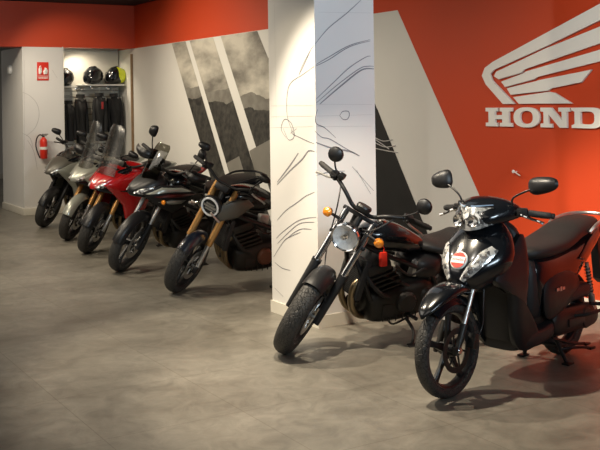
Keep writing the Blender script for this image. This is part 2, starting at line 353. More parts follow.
# white field of the mural wall and its slanted edge (print on the wall face)
E_ = WX-.002
def wall_print(name, pts, m, off=.002, parent=wr): 
    return MB().poly([(WX-off,y,z) for y,z in pts], (-.0015,0,0)).build(name, m, parent)
SL = (2.62-.87)/(7.99-6.83)                   # slope of the slanted edge
wall_print('white_field', [(15.99,0),(15.99,BAND),(7.98,BAND),(7.98-BAND/SL,0)], 'wwhite', .001)
def stripe(name, y0, y1, m, z0=0, z1=2.635, off=.004):
    k = 1.545                                  # dz/dy of the slanted photo strips
    return wall_print(name, [(y0,z1),(y1,z1),(y1-(z1-z0)/k,z0),(y0-(z1-z0)/k,z0)], m, off)
stripe('landscape_strip', 13.69, 13.19, photo_mat(1.80, 1.3))
stripe('landscape_strip', 13.04, 12.26, photo_mat(1.74, 4.1))
q = 1.545
wall_print('landscape_strip', [(12.02,2.635),(10.97,2.635),(10.70,2.28),(8.35+.0,1.62),(7.36,0.0),(12.02-2.635/q,0)], photo_mat(1.62, 7.7), .004)
wall_print('black_strip', [(8.42,1.72),(7.28,.0),(10.2,.0),(9.2,1.72)], 'blackpr', .006)
wall_print('road_print', [(11.86,.80),(11.99,.88),(11.23,1.07),(11.02,1.05)][:0] or [(12.22-.33,.89),(11.52,1.0),(11.34,.72),(11.78,.72)], 'road', .007)
wall_print('road_print', [(11.23,1.08),(10.62,1.26),(9.6,1.3),(9.6,.72),(11.03,.72)], 'road', .007)
mb = MB()
for c in SCR:
    pts = catmull([(WX-.010,y,z) for y,z in c], 5); mb.tube(pts, .0055, n=6, smooth=False)
mb.build('road_lines', 'sketch2', wr)

# back wall: red band over the pillar and the recess, and the far room beyond
struct(slab('wall_back', (-6,BY,BAND), (WX,BY+.25,CEIL), 'wred'))
struct(slab('ceiling_recess', (4.79,BY+.25,2.665), (WX+.2,16.1,2.75), 'wwhite'))
struct(slab('wall_alcove', (4.79,16.0,0), (WX+.2,16.1,2.67), 'wwhite'))
struct(slab('wall_alcove_side', (4.79,BY+.0,0), (4.81,16.0,2.65), 'wwhite'))
pil = struct(slab('wall_pillar', (4.15,BY-.004,0), (4.788,16.5,2.639), 'wcol'))
struct(slab('wall_far', (-6,23.2,0), (9.5,23.4,CEIL), 'wwhite'))
struct(slab('baseboard_far', (-6,23.17,0), (9.5,23.2,.12), 'base'))
struct(slab('wall_left', (-6.2,-2,0), (-6,25,CEIL), 'wwhite'))
def skirt(name, lo, hi): return struct(slab(name, lo, hi, 'base', bev=.004))
skirt('baseboard_pillar', (4.13,BY-.024,0), (4.788,BY-.004,.11))
skirt('baseboard_pillar_side', (4.13,BY-.004,0), (4.15,16.5,.11))
skirt('baseboard_right', (WX-.016,-2,0), (WX,BY,.10))

# column in front of the mural
col = struct(slab('wall_column', (3.915,6.235,0), (4.465,6.95,CEIL), 'wcol'))
b = .012
mb = MB()
o_ = [(3.915-b,6.235-b),(4.465+b,6.235-b),(4.465+b,6.95+b),(3.915-b,6.95+b)]; i_ = [(3.915,6.235),(4.465,6.235),(4.465,6.95),(3.915,6.95)]
mb.ringpoly([(x,y,0) for x,y in o_], [(x,y,0) for x,y in i_], (0,0,.095))
struct(mb.build('baseboard_column', 'base'))
def ribbon(mb, pts3, nrm, w):
    P = catmull(pts3, 6) if len(pts3) > 2 else [Vector(p) for p in pts3]
    nrm = Vector(nrm); A=[];B=[]
    for i,p in enumerate(P):
        t = (P[min(i+1,len(P)-1)]-P[max(i-1,0)]).normalized(); s = t.cross(nrm).normalized()
        f = i/(len(P)-1); ww = w*(.35+.65*math.sin(PI*min(1,max(0,f*.9+.05))))
        A.append(mb.v(p+s*ww/2+nrm*.0015)); B.append(mb.v(p-s*ww/2+nrm*.0015))
    for i in range(len(P)-1): mb.bm.faces.new((A[i],A[i+1],B[i+1],B[i]))
mb = MB()
for i,c in enumerate(SK_L): ribbon(mb, [(3.915,y,z) for y,z in c], (-1,0,0), .0075 if i not in (3,4) else .013)
for i,c in enumerate(SK_R): ribbon(mb, [(x,6.235,z) for x,z in c], (0,-1,0), .0075 if i not in (5,8) else .013)
mb.build('sketch_lines', 'sketch', col)
mb = MB()
for c in SK_LD: ribbon(mb, [(3.915,y,z) for y,z in c], (-1,0,0), .004)
for c in SK_RD: ribbon(mb, [(x,6.235,z) for x,z in c], (0,-1,0), .004)
mb.build('construction_lines', 'sketch2', col)
mb = MB()
for c in SK_P: ribbon(mb, [(x,BY-.005,z) for x,z in c], (0,-1,0), .009)
mb.build('sketch_lines', 'sketch2', pil)

# winged logo and wordmark
lg = thing('wall_sign', 'large raised white wing emblem and lettering on the red-orange wall', 'sign', (WX,6.0,1.47))
def lp(mb, pts, th=.022): return mb.poly([(-.004,y-6.0,z-1.47) for y,z in pts], (-th,0,0), bev=.003)
for F in WING: lp(MB(), F).build('wing_feather', 'logo', lg)
def glyph(ch):
    H = [(0,0),(.46,0),(.46,.2),(.36,.2),(.36,.4),(.64,.4),(.64,.2),(.54,.2),(.54,0),(1,0),(1,.2),(.88,.2),(.88,.8),(1,.8),(1,1),(.54,1),(.54,.8),(.64,.8),(.64,.6),(.36,.6),(.36,.8),(.46,.8),(.46,1),(0,1),(0,.8),(.12,.8),(.12,.2),(0,.2)]
    N = [(0,0),(.40,0),(.40,.2),(.28,.2),(.28,.68),(.66,0),(.90,0),(.90,.8),(1,.8),(1,1),(.62,1),(.62,.8),(.74,.8),(.74,.36),(.38,1),(0,1),(0,.8),(.12,.8),(.12,.2),(0,.2)]
    if ch in 'HN': return (H if ch=='H' else N), None
    n = 32
    def sup(a,b,e,cx=.5,cy=.5): return [(cx+a*math.copysign(abs(math.cos(q))**e,math.cos(q)), cy+b*math.copysign(abs(math.sin(q))**e,math.sin(q))) for q in [2*PI*k/n for k in range(n)]]
    if ch == 'O': return sup(.5,.52,.85), sup(.25,.33,.8)
    if ch == 'D':
        o = [(max(x,0) if x>.3 else (0 if abs(z-.5)>.31 else .10), z) for x,z in sup(.5,.5,.55)]
        return [(x if x>.5 else (x if True else 0),z) for x,z in o], [(max(x,.30),z) for x,z in sup(.26,.31,.6)]
    return [(0,0),(.34,0),(.34,.16),(.66,.16),(.66,0),(1,0),(.68,1),(.32,1)], [(.42,.36),(.44,.36),(.46,.36),(.54,.36),(.56,.36),(.58,.36),(.52,.7),(.48,.7)]
for ch,y0,y1 in (('H',6.655,6.315),('O',6.295,5.985),('N',5.975,5.645),('D',5.625,5.31),('A',5.295,4.96)):
    o2,i2 = glyph(ch); T = lambda p: (-.004, y0+(y1-y0)*p[0]-6.0, .168*p[1])
    mb = MB()
    if i2: mb.ringpoly([T(p) for p in o2],[T(p) for p in i2],(-.022,0,0))
    else: mb.poly([T(p) for p in o2],(-.022,0,0),bev=.002)
    mb.build('letter','logo',lg)
# small peg on the red wall
mb = MB(); mb.tube([(WX,6.29,1.075),(WX-.04,6.29,1.08)], .006, n=8); mb.disc((WX-.042,6.29,1.08),(1,0,0),.016,.014,bev=.004); mb.tube([(WX-.04,6.28,1.078),(WX-.05,6.20,1.05)],.005,n=8)
tag(mb.build('wall_peg','white'), 'small white peg fixed to the red wall above the scooter mirror', 'hook')
# extinguisher sign on the pillar
sg = thing('safety_sign', 'small red and white fire extinguisher sign on the white pillar', 'sign', (4.47,BY-.006,2.255))
MB().box((0,-.004,0),(.185,.006,.29),bev=.002).build('sign_panel','tag_red',sg)
mb = MB()
mb.tube([(-.048,-.009,-.045),(-.048,-.009,.05)],.020,n=10); mb.tube([(-.048,-.009,.05),(-.05,-.009,.075),(-.03,-.009,.085)],.007,n=8); mb.tube([(-.03,-.009,.07),(-.02,-.009,.02),(-.024,-.009,-.02)],.005,n=8)
mb.tube([(.035,-.009,-.045),(.028,-.009,-.01),(.04,-.009,.025),(.034,-.009,.06)],[.022,.026,.018,.004],n=10); mb.tube([(.058,-.009,-.045),(.062,-.009,.01),(.052,-.009,.05)],[.01,.014,.004],n=10)
mb.box((0,-.008,-.075),(.165,.003,.006),bev=0)
mb.build('pictogram','white',sg)
mb = MB()
for i in range(11): mb.box((-.067+i*.0134,-.009,-.105),(.008,.003,.026 if i%3 else .018),bev=0)
mb.build('lettering','white',sg)
# oval alarm on the pillar side
mb = MB(); mb.lathe([(.0,0),(.075,0),(.075,.02),(.06,.045),(.03,.055),(0.001,.056)],(4.149,15.9,2.3),(-1,0,0),24,closed=False)
tag(mb.build('wall_alarm','white'), 'small oval white alarm on the side face of the far pillar', 'alarm')

# fire extinguisher standing by the pillar
fe = thing('fire_extinguisher', 'red fire extinguisher with black hose on the far white pillar', 'fire extinguisher', (4.44,BY-.090,.88)); fe.scale=(.68,.98,.72)
MB().lathe([(.001,0),(.07,0),(.082,.02),(.082,.36),(.07,.42),(.035,.455),(.03,.47),(.001,.47)],(0,0,0),(0,0,1),24,closed=False).build('cylinder_body','tag_red',fe)
mb=MB(); mb.lathe([(.001,.46),(.028,.46),(.028,.51),(.001,.51)],(0,0,0),(0,0,1),14,closed=False); mb.box((.04,0,.53),(.14,.02,.018)); mb.box((.03,0,.50),(.11,.018,.014)); mb.build('valve_head','satin',fe)
MB().tube([(-.02,0,.50),(-.09,0,.52),(-.16,-.01,.44),(-.18,-.01,.28),(-.14,-.02,.12),(-.10,-.03,.02)],.014,n=10).build('hose','satin',fe)
MB().lathe([(.083,.20),(.0835,.20),(.0835,.26),(.083,.26)],(0,0,0),(0,0,1),24).build('paper_label','white',fe)

# ------------------------------------------------------------ slatwall recess with helmets and jackets
sw = struct(slab('wall_slatwall', (4.81,15.93,.12), (5.99,15.995,2.62), 'slat'))
mb = MB()
for k in range(24):
    z = .25+.1*k
    if z < 2.05: mb.box((5.40,15.93,z),(1.17,.008,.010),bev=0)
mb.build('slat_grooves','groove',sw)
tag(slab('edge_strip',(5.985,15.30,.02),(6.015,15.345,2.55),'wood'), 'narrow brown wooden strip at the right end of the clothing recess', 'trim')
sh = thing('display_shelf','pale shelf carrying the helmets above the hanging jackets','shelf',(5.60,15.76,2.03))
slab('shelf_board',(-.36,-.17,0),(.37,.165,.022),'wwhite',sh,bev=.003)
mb=MB()
for x in (-.28,.28): mb.poly([(x,-.12,0),(x,.16,0),(x,.16,-.09)],(.012,0,0))
mb.build('shelf_brackets','alu',sh)
sh = thing('display_shelf','short pale shelf at the left of the recess holding a dark helmet','shelf',(5.0,15.76,2.0))
slab('shelf_board',(-.17,-.17,0),(.16,.165,.022),'wwhite',sh,bev=.003)
M['hiviz'] = mat('yellow_helmet_shell',(.72,.80,.02),.25,coat=.6)
M['cloth'] = mat('dark_jacket_cloth',(.011,.011,.012),.8,bump=.8,bscale=90,var=.3)
M['cloth2'] = mat('charcoal_jacket_cloth',(.022,.021,.020),.8,bump=.8,bscale=90,var=.3)
M['cloth_red'] = mat('red_piping_cloth',(.28,.02,.02),.7)
def helmet(label, x, y, z, rz, shell, group, back=None):
    t = thing('motorcycle_helmet', label, 'helmet', (x,y,z), rz, group)
    mb = MB(); mb.loft([(-.165,.13,.035,.04,.04,2),(-.15,.135,.085,.085,.08,2),(-.09,.135,.12,.118,.115,2.1),(-.02,.135,.128,.132,.13,2.2),(.06,.13,.122,.128,.126,2.2),(.11,.12,.10,.09,.11,2.2),(.15,.09,.075,.05,.08,2.2),(.165,.075,.03,.02,.03,2)],n=28)
    mb.build('shell', shell, t)
    mb = MB(); g=[]
    for i in range(7):
        zz = .085+.11*i/6; row=[]
        for j in range(13):
            a = R_(-72+144*j/12); r = .137-.02*(i/6)**2; row.append((.018+ (r+.012)*math.cos(a), .131*math.sin(a)*(1-.05*i/6), zz))
        g.append(row)
    mb.sheet(g,.003); mb.build('visor','gloss',t)
    mb = MB(); mb.loft([(-.09,.25,.02,.01,.012,2),(-.02,.268,.05,.016,.02,2),(.05,.255,.045,.012,.02,2),(.08,.24,.02,.008,.01,2)],n=14); mb.build('air_vent','satin',t)
    t.scale=(1.1,1.1,1.1)
    if back:
        mb = MB(); mb.loft([(-.172,.13,.04,.045,.045,2),(-.155,.135,.09,.09,.084,2),(-.095,.135,.125,.123,.119,2.1),(-.03,.137,.132,.136,.12,2.2),(.0,.140,.131,.134,.09,2.2)],n=28); mb.build('coloured_back', back, t)
    return t
helmet('black full-face helmet, left of the pair on the shelf',5.46,15.70,2.052,R_(215),'gloss','helmets on the shelf')
helmet('black and fluorescent yellow helmet on the shelf',5.865,15.74,2.052,R_(188),'gloss','helmets on the shelf','hiviz')
helmet('dark helmet alone on the short left shelf',4.99,15.74,2.022,R_(240),'satin','helmets on the shelf')
def jacket(label, x, y, z, s, m, rz, accent=None, L=.72):
    t = thing('hanging_jacket', label, 'jacket', (x,y,z), R_(rz), 'jackets hanging on the slatwall')
    mb = MB()
    st = []
    for k in range(9):
        f = k/8; zz = -.06-L*f
        w = [.10,.21,.235,.215,.205,.20,.205,.215,.22][k]*s; d = [.03,.075,.10,.10,.095,.085,.085,.085,.08][k]
        st.append((zz,0,w,d,d,2.4))
    mb.loft(st,axis='z',n=28)
    for v in mb.bm.verts: v.co.x += .012*math.sin(v.co.y*46+v.co.z*9); 
    b_=mb.build('body',m,t); b_.rotation_euler=(0,0,-PI/2)
    for sd in (-1,1):
        mb=MB(); mb.tube([(sd*.17*s,0,-.10),(sd*.235*s,-.01,-.22),(sd*.27*s,-.03,-.42),(sd*.25*s,-.06,-.66)],[.06*s+.02,.055*s+.02,.05*s+.015,.045*s+.01],n=14); mb.build('sleeve',m,t)
    mb=MB(); mb.lathe([(.075,-.07),(.07,-.01),(.062,-.01),(.066,-.07)],(0,0,0),(0,0,1),20); mb.build('collar',m,t)
    mb=MB(); mb.tube([(-.15*s,0,-.10),(0,0,-.03),(.15*s,0,-.10)],.007,n=8,smooth=False); mb.tube([(0,0,-.03),(0,0,.02),(.02,0,.045),(0,0,.065),(-.02,0,.05)],.003,n=6); mb.build('hanger','alu',t)
    if accent:
        mb=MB(); mb.box((.03,-.105,-.22),(.035,.012,.12)); mb.build('accent_patch',accent,t)
jacket('dark jacket hanging at the left end, beside the pillar edge',4.99,15.58,1.80,.34,'cloth',20,L=.62)
jacket('charcoal jacket hanging second from the left on the slatwall',5.245,15.72,1.90,.35,'cloth2',12,L=.8)
jacket('black jacket with a small red patch in the middle of the slatwall',5.51,15.55,1.92,.35,'cloth',-8,'cloth_red',L=.75)
jacket('wide black jacket at the right end against the wooden strip',5.81,15.68,1.91,.45,'cloth',4,L=1.05)
for x,z,lb in ((4.99,1.865,'above the left dark jacket'),(5.255,1.965,'above the charcoal jacket'),(5.515,1.985,'above the red-patch jacket'),(5.80,1.975,'above the wide black jacket')):
    mb = MB(); mb.tube([(x,15.928,z+.02),(x,15.53,z+.004)],.006,n=8); mb.box((x,15.925,z+.02),(.05,.01,.04),bev=.002)
    mb.build('display_arm','chrome',sw)
mb = MB(); mb.lathe([(.001,0),(.045,0),(.05,-.012),(.001,-.012)],(5.12,15.6,2.665),(0,0,1),20,closed=False)
M['lamp'] = mat('lamp_glow',(1,.95,.8),.4,emis=(1,.9,.68),estr=14)
tag(mb.build('recessed_spotlight','lamp'),'small glowing spotlight in the recess ceiling above the helmets','light')
# ------------------------------------------------------------ motorcycle kit (x forward, y left, z up; front contact at origin)
def steer_matrix(rake, trail, deg):
    p = Vector((trail,0,0)); ax = Vector((-math.sin(R_(rake)),0,math.cos(R_(rake))))
    return Matrix.Translation(p) @ Matrix.Rotation(R_(deg),4,ax) @ Matrix.Translation(-p)
def wheel(root, name, cx, R, w, S=None, spokes=5, rimmat='satin', double=True, disc=(1,), rr=None, drum=False):
    rr = rr or R-w*.62; hub=.035
    c = (cx,0,R)
    mb = MB(S)
    hw = w*.36
    mb.lathe([(rr+.006,-hw),(rr+.006,hw),(rr-.012,hw*.8),(rr-.022,hw*.2),(rr-.022,-hw*.2),(rr-.012,-hw*.8)],c,n=56)
    mb.lathe([(.012,-.05),(hub,-.05),(hub+.008,-.01),(hub+.008,.01),(hub,.05),(.012,.05)],c,n=24)
    for k in range(spokes):
        a0 = 2*PI*k/spokes+.35
        for d in ((-.13,.13) if double else (0,)):
            A = Vector((math.cos(a0)*hub*.9,0,math.sin(a0)*hub*.9)); B = Vector((math.cos(a0+d)*(rr-.012),0,math.sin(a0+d)*(rr-.012)))
            t=(B-A).normalized(); n_=Vector((-t.z,0,t.x))
            rs=[]
            for f,ww,dd in ((0,.016,.022),(.5,.010,.014),(1,.013,.018)):
                p=Vector(c)+A.lerp(B,f); ww*= (1 if double else 1.6)
                rs.append([p+n_*ww*x+Vector((0,dd*y,0)) for x,y in ((-1,-.5),(-.6,-.9),(.6,-.9),(1,-.5),(1,.5),(.6,.9),(-.6,.9),(-1,.5))])
            mb.rings(rs)
    o = mb.build(name, rimmat, root)
    mb = MB(S); pr=[]
    n=18
    for k in range(n+1):
        q = -PI*.60+ 2*PI*.60*k/n
        h = R-rr
        pr.append((rr+.002+ (h-.002)*(max(0,math.cos(q*.83))**.75), w/2*math.sin(q)*(1.0 if abs(q)<1.6 else .95)))
    pr = [(rr-.004,-hw*.9)]+pr+[(rr-.004,hw*.9)]
    mb.lathe(pr,c,n=72); mb.build('tyre','tyre',o)
    for s in disc:
        mb = MB(S); y=s*.062
        mb.lathe([(.095,y-.0025),(R*.46,y-.0025),(R*.46,y+.0025),(.095,y+.0025)],c,n=48)
        for k in range(6):
            a=2*PI*k/6; mb.tube([(cx+.04*math.cos(a),y*.9,R+.04*math.sin(a)),(cx+.10*math.cos(a+.25),y,R+.10*math.sin(a+.25))],.006,n=8)
        mb.build('brake_disc','dark' if len(disc)==1 and R<.29 else 'alu',o)
    return o
def arcpt(cx,R,r,a): return (cx+r*math.cos(a), R+r*math.sin(a))
def fender(root, name, cx, R, r, w, a0, a1, m, S=None, drop=.05, nose=0, label=None):
    mb = MB(S); g=[]
    na=22; nc=11
    for i in range(na+1):
        f=i/na; a=R_(a0+(a1-a0)*f); row=[]
        ww = w*(1-.35*max(0,(f-.75)/.25)**2-nose*max(0,(.3-f)/.3)**2)
        for j in range(nc+1):
            u=-1+2*j/nc; x,z = arcpt(cx,R,r-drop*abs(u)**3,a); row.append((x,u*ww/2,z))
        g.append(row)
    mb.sheet(g,.004)
    return mb.build(name,m,root,label=label)
def fork(root, S, R, rake, top, fy, kind, cx=0, low='satin', up='alu', rl=.026, ru=.020, split=None, disc=(1,)):
    t = math.tan(R_(rake)); P = lambda z: (cx-(z-R)*t, z)
    split = split or R+.28
    for s in (-1,1):
        mb = MB(S); y=s*fy
        if kind=='usd':
            x0,z0=P(R-.02); x1,z1=P(split-.10); x2,z2=P(split); 
            mb.tube([(x1,y,z1),(P(top)[0],y,top)],[ru*1.42,ru*1.42,ru*1.3],n=18,smooth=False)
            o=mb.build('fork_leg',up,root)
            mb=MB(S); mb.tube([(x0,y,z0),(x1,y,z1)],ru,n=16,smooth=False); mb.build('fork_slider','alu',o)
            mb=MB(S); mb.box((x0+.005,y,z0),(.06,.045,.07),Rot('Y',-rake),bev=.012); mb.tube([(x0-.03,y,R+.0),P(R+.09)[:1]+(y,P(R+.09)[1])],[.02,.026,.018],n=12,smooth=False); mb.build('fork_foot','satin',o)
        else:
            x0,z0=P(R-.03); x1,z1=P(split)
            mb.tube([(x0,y,z0),(x1,y,z1)],[rl*.8,rl,rl,rl*1.05],n=18,smooth=False); mb.tube([(x1,y,z1-.012),(x1-.012*t,y,z1+.012)],rl*1.15,n=18,smooth=False)
            o=mb.build('fork_leg',low,root)
            mb=MB(S); mb.tube([(x1,y,z1),(P(top)[0],y,top)],ru,n=18,smooth=False); mb.build('fork_tube',up,o)
    mb=MB(S)
    for z in (top-.01, top-.17):
        x,_=P(z); mb.box((x-.015,0,z),(.07,2*fy+.06,.03),Rot('Y',-rake),bev=.01)
    mb.tube([P(top)[:1]+(0,top),P(top-.17)[:1]+(0,top-.17)],.024,n=12,smooth=False)
    mb.build('triple_clamp','satin',root)
    mb=MB(S); mb.tube([(P(R)[0],-fy,R),(P(R)[0],fy,R)],.012,n=12,smooth=False); mb.build('axle','alu',root)
    for s in disc:
        mb=MB(S); a=R_(152)
        x,z=arcpt(cx,R,R*.42,a); mb.box((x,s*.075,z),(.055,.055,.11),Rot('Y',-rake+5),bev=.012); mb.disc((x,s*.105,z+.025),(0,1,0),.014,.01); mb.disc((x,s*.105,z-.025),(0,1,0),.014,.01)
        mb.build('brake_caliper','dark',root)
def handlebar(root, S, pts, grip=.125, levm='alu', lever=True, m='satin', barend=True):
    """pts : right half of the bar from centre to the tip (y positive), mirrored"""
    for half in (0,):
        full=[(x,-y,z) for x,y,z in reversed(pts[1:])]+list(pts)
        mb=MB(S); mb.tube(full,.0145,n=12,k=5)
        hb=mb.build('handlebar',m,root)
    for s in (-1,1):
        a=Vector(pts[-2]); b_=Vector(pts[-1]); d=(b_-a).normalized(); g0=b_-d*grip
        f=lambda p:(p.x,p.y*s,p.z)
        mb=MB(S); mb.tube([f(g0),f(b_)],[.020,.0185,.020],n=14,smooth=False); 
        if barend: mb.disc(f(b_+d*.012),f(d),.017,.024,bev=.004)
        mb.build('grip','grip',hb)
        sw=g0-d*.035; mb=MB(S); mb.box(f(sw),(.058,.065,.052),Matrix.Rotation(math.atan2(d.y*s,d.x)-s*PI/2,4,'Z'),bev=.012); mb.tube([f(sw+Vector((.02,0,0))),f(sw+Vector((.05,.01,0)))],.011,n=10)
        if s<0: 
            mb.box(f(sw+Vector((.03,-.05,.035))),(.06,.045,.035),bev=.01)
        mb.build('switchgear','satin',hb)
        if lever:
            mb=MB(S); l0=sw+Vector((.035,.0,-.004)); mb.tube([f(l0),f(l0+d*.05+Vector((.026,0,-.010))),f(l0+d*.12+Vector((.024,0,-.026))),f(l0+d*.165+Vector((.04,0,-.034)))],[.010,.009,.008,.010],n=8)
            mb.build('lever',levm,hb)
    return hb
def mirror(root, S, base, knee, head, s, shape='round', w=.06, m='gloss', tilt=0, h=None, glassface=True):
    f=lambda p:(p[0],p[1]*s,p[2])
    mb=MB(S); mb.tube([f(base),f(knee),f(head)],.0062,n=10); 
    C=Vector(f(head)); ax=Vector((1,-.12*s,.12)).normalized()
    h=h or w*.7
    if shape=='round': mb.lathe([(.001,.030),(w*.55,.026),(w*.92,.010),(w,-.006),(w*.9,-.010),(.001,-.010)],C,ax,28,closed=False)
    else:
        u=ax.orthogonal().normalized(); yv=Vector((0,1,0)); yv=(yv-ax*yv.dot(ax)).normalized(); zv=ax.cross(yv)
        yv,zv = (yv*math.cos(R_(tilt))+zv*math.sin(R_(tilt))*s), (zv*math.cos(R_(tilt))-yv*math.sin(R_(tilt))*s)
        if zv.z<0: zv=-zv
        rs=[]
        for al,sc in ((.036,.25),(.030,.6),(.012,.92),(-.006,1.0),(-.012,.94)):
            ring=[]
            for k in range(24):
                q=2*PI*k/24; cy=math.copysign(abs(math.cos(q))**.7,math.cos(q)); cz=math.copysign(abs(math.sin(q))**.7,math.sin(q))
                ring.append(C+ax*al+yv*(cy*w*sc)+zv*(cz*h*sc*(1-.22*cy*s)))
            rs.append(ring)
        mb.rings(rs)
    o=mb.build('mirror',m,root)
    mb=MB(S)
    if shape=='round': mb.disc(C-ax*.0115,ax,w*.86,.003)
    else: mb.rings([[C-ax*a+yv*(math.copysign(abs(math.cos(q))**.7,math.cos(q))*w*.86)+zv*(math.copysign(abs(math.sin(q))**.7,math.sin(q))*h*.86*(1-.22*math.cos(q)*s)) for q in [2*PI*k/24 for k in range(24)]] for a in (.0115,.0145)])
    mb.build('mirror_glass','mirror',o)
    return o
def indicator(root, S, stem0, c, s=1, m='amber', size=1, ax=(1,0,0)):
    f=lambda p:(p[0],p[1]*s,p[2])
    mb=MB(S); mb.tube([f(stem0),f(c)],[.012,.009],n=10,smooth=False)
    C=Vector(f(c)); mb.lathe([(.001,-.026*size),(.018*size,-.020*size),(.026*size,.0),(.001,.0)],C,ax,18,closed=False)
    o=mb.build('indicator','satin',root)
    mb=MB(S); mb.lathe([(.026*size,.0),(.0265*size,.010*size),(.018*size,.022*size),(.001,.026*size),(.001,0)],C,ax,18,closed=False); mb.build('indicator_lens',m,o)
def engine(root, x0, x1, z0, z1, w, cyl='v', cover='engine', heads=2):
    cx=(x0+x1)/2; L=x0-x1
    mb=MB()
    mb.loft([(x0,z0+.16,w*.35,.08,.08,4),(x0-.05,z0+.14,w*.48,.12,.12,4),(cx,z0+.17,w*.5,.14,.16,4),(x1+.1,z0+.19,w*.48,.14,.15,4),(x1,z0+.20,w*.36,.09,.10,4)],n=28)
    # cylinder block leaning forward with fins
    for i in range(9):
        f=i/8; zc=z0+.27+(z1-z0-.30)*f; xc=cx+L*.20+ .10*f
        mb.box((xc,0,zc),(L*.40,w*(.92 if i%2 else .80),(z1-z0-.3)/8*.8),Rot('Y',14),bev=.004)
    mb.box((cx+L*.20+.11,0,z1),(L*.36,w*.86,.08),Rot('Y',14),bev=.02)
    o=mb.build('engine','dark',root)
    mb=MB(); mb.lathe([(.001,.085),(.030,.083),(.036,.07),(.036,-.02),(.001,-.02)],(x0-.01,-.03,z0+.15),(1,0,0),22,closed=False); mb.build('oil_filter','satin',o)
    for s in (-1,1):
        mb=MB(); mb.tube([(x0+.05,s*.10,z1-.02),(x0+.01,s*w*.50,z1-.10),(x0-.06,s*w*.54,z0+.26),(x0-.14,s*w*.50,z0+.22)],.015,n=10); mb.build('coolant_hose','grip',o)
        mb=MB(); mb.tube([(cx+.10,s*w*.46,z1+.02),(cx-.02,s*w*.50,z1-.06),(cx-.16,s*w*.46,z1-.03),(cx-.22,s*w*.40,z0+.30)],.009,n=8); mb.build('cable','satin',o)
        mb=MB(); mb.box((cx-L*.22,s*w*.30,z1-.04),(.11,.07,.12),Rot('Y',-10),bev=.02); mb.build('throttle_body','alu',o)
        mb=MB()
        for k in range(7): mb.tube([(cx+L*(.30-.10*k),s*(w*.5-.004),z0+.030+.004*abs(k-3)),(cx+L*(.30-.10*k),s*(w*.5-.004),z0+.085)],.005,n=6,smooth=False)
        mb.build('casing_ribs','engine',o)
    for s in (-1,1):
        mb=MB(); mb.lathe([(.001,.028),(.062,.026),(.078,.010),(.082,-.03),(.001,-.03)],(cx-L*.02,s*(w*.5+.008),z0+.17),(0,s,0),30,closed=False)
        for k in range(6):
            a=PI*k/3; mb.disc((cx-L*.02+.069*math.cos(a),s*(w*.5+.025),z0+.17+.069*math.sin(a)),(0,s,0),.007,.012,n=8)
        mb.build('engine_cover',cover,o)
        mb=MB(); mb.lathe([(.001,.02),(.04,.018),(.055,.0),(.055,-.03),(.001,-.03)],(cx-L*.34,s*(w*.48),z0+.20),(0,s,0),24,closed=False)
        mb.build('side_casing','engine',o)
        mb=MB(); mb.box((cx+L*.24,s*w*.47,z0+.12),(.10,.03,.10),bev=.01); mb.build('oil_pump_housing','engine',o)
    return o
def headers(root, x0, zt, zb, n, m='exh', r=.018, spread=.16, xb=None, label=None):
    mb=MB(); xb=xb if xb is not None else x0-.35
    for i in range(n):
        y=(-spread/2+spread*i/(n-1)) if n>1 else 0
        mb.tube([(x0,y,zt),(x0+.07,y,zt-.06),(x0+.075,y*.9,zt-.18),(x0+.02,y*.7,zb+.05),(x0-.10,y*.5-.02,zb),(xb,y*.3-.03,zb)],r,n=12)
    return mb.build('exhaust_header',m,root,label=label)
def radiator(root, x, z0, z1, w, rake=24):
    mb=MB(); c=(x,0,(z0+z1)/2); T=Rot('Y',-rake+10)
    mb.box(c,(.03,w,z1-z0),T,bev=.006)
    for s in (-1,1): mb.box((c[0],s*w/2,c[2]),(.045,.025,z1-z0+.01),T,bev=.006)
    o=mb.build('radiator','plastic',root)
    mb=MB(); n=22
    for i in range(n):
        f=-.5+(i+.5)/n; h=z1-z0; p=T@Vector((.017,0,f*h*.94)); mb.box((c[0]+p.x,0,c[2]+p.z),(.003,w*.92,.0035),T,bev=0)
    mb.build('radiator_grille','dark',o)
def sidestand(root, x, lean, z0=.26, y0=.14, L=None):
    y=y0+.15; z=y*math.tan(R_(lean))+.004
    mb=MB(); mb.tube([(x,y0,z0),(x-.02,(y0+y)/2+.01,(z0+z)/2),(x+.03,y,z+.006)],[.013,.011,.012],n=10); mb.box((x+.03,y+.01,z+.006),(.075,.045,.010),Rot('X',-lean),bev=.004); mb.build('side_stand','satin',root)
def swingarm(root, WB, xp, zp, Rr, y=.11):
    mb=MB()
    for s in (-1,1): mb.tube([(xp,s*.10,zp),((xp-WB)/2,s*y,(zp+Rr)/2+.01),(-WB+.02,s*y,Rr),(-WB-.03,s*y,Rr)],[.028,.026,.022],n=12)
    mb.tube([(xp,-.11,zp),(xp,.11,zp)],.03,n=12,smooth=False); mb.tube([(xp-.16,-.1,zp),(xp-.16,.1,zp)],.022,n=12,smooth=False); mb.tube([(-WB,-.12,Rr),(-WB,.12,Rr)],.013,n=10,smooth=False)
    mb.build('swingarm','satin',root)
    mb=MB(); mb.tube([(xp-.03,.085,zp+.045),(-WB,.085,Rr+.10)],.007,n=6,smooth=False); mb.tube([(xp-.03,.085,zp-.04),(-WB,.085,Rr-.10)],.007,n=6,smooth=False); mb.lathe([(.08,.082),(.105,.082),(.105,.088),(.08,.088)],(-WB,0,Rr),n=36); mb.build('drive_chain','dark',root)
def tubes(root, name, paths, r, m, n=10, label=None):
    mb=MB()
    for p in paths: mb.tube(p, r, n=n)
    return mb.build(name,m,root,label=label)
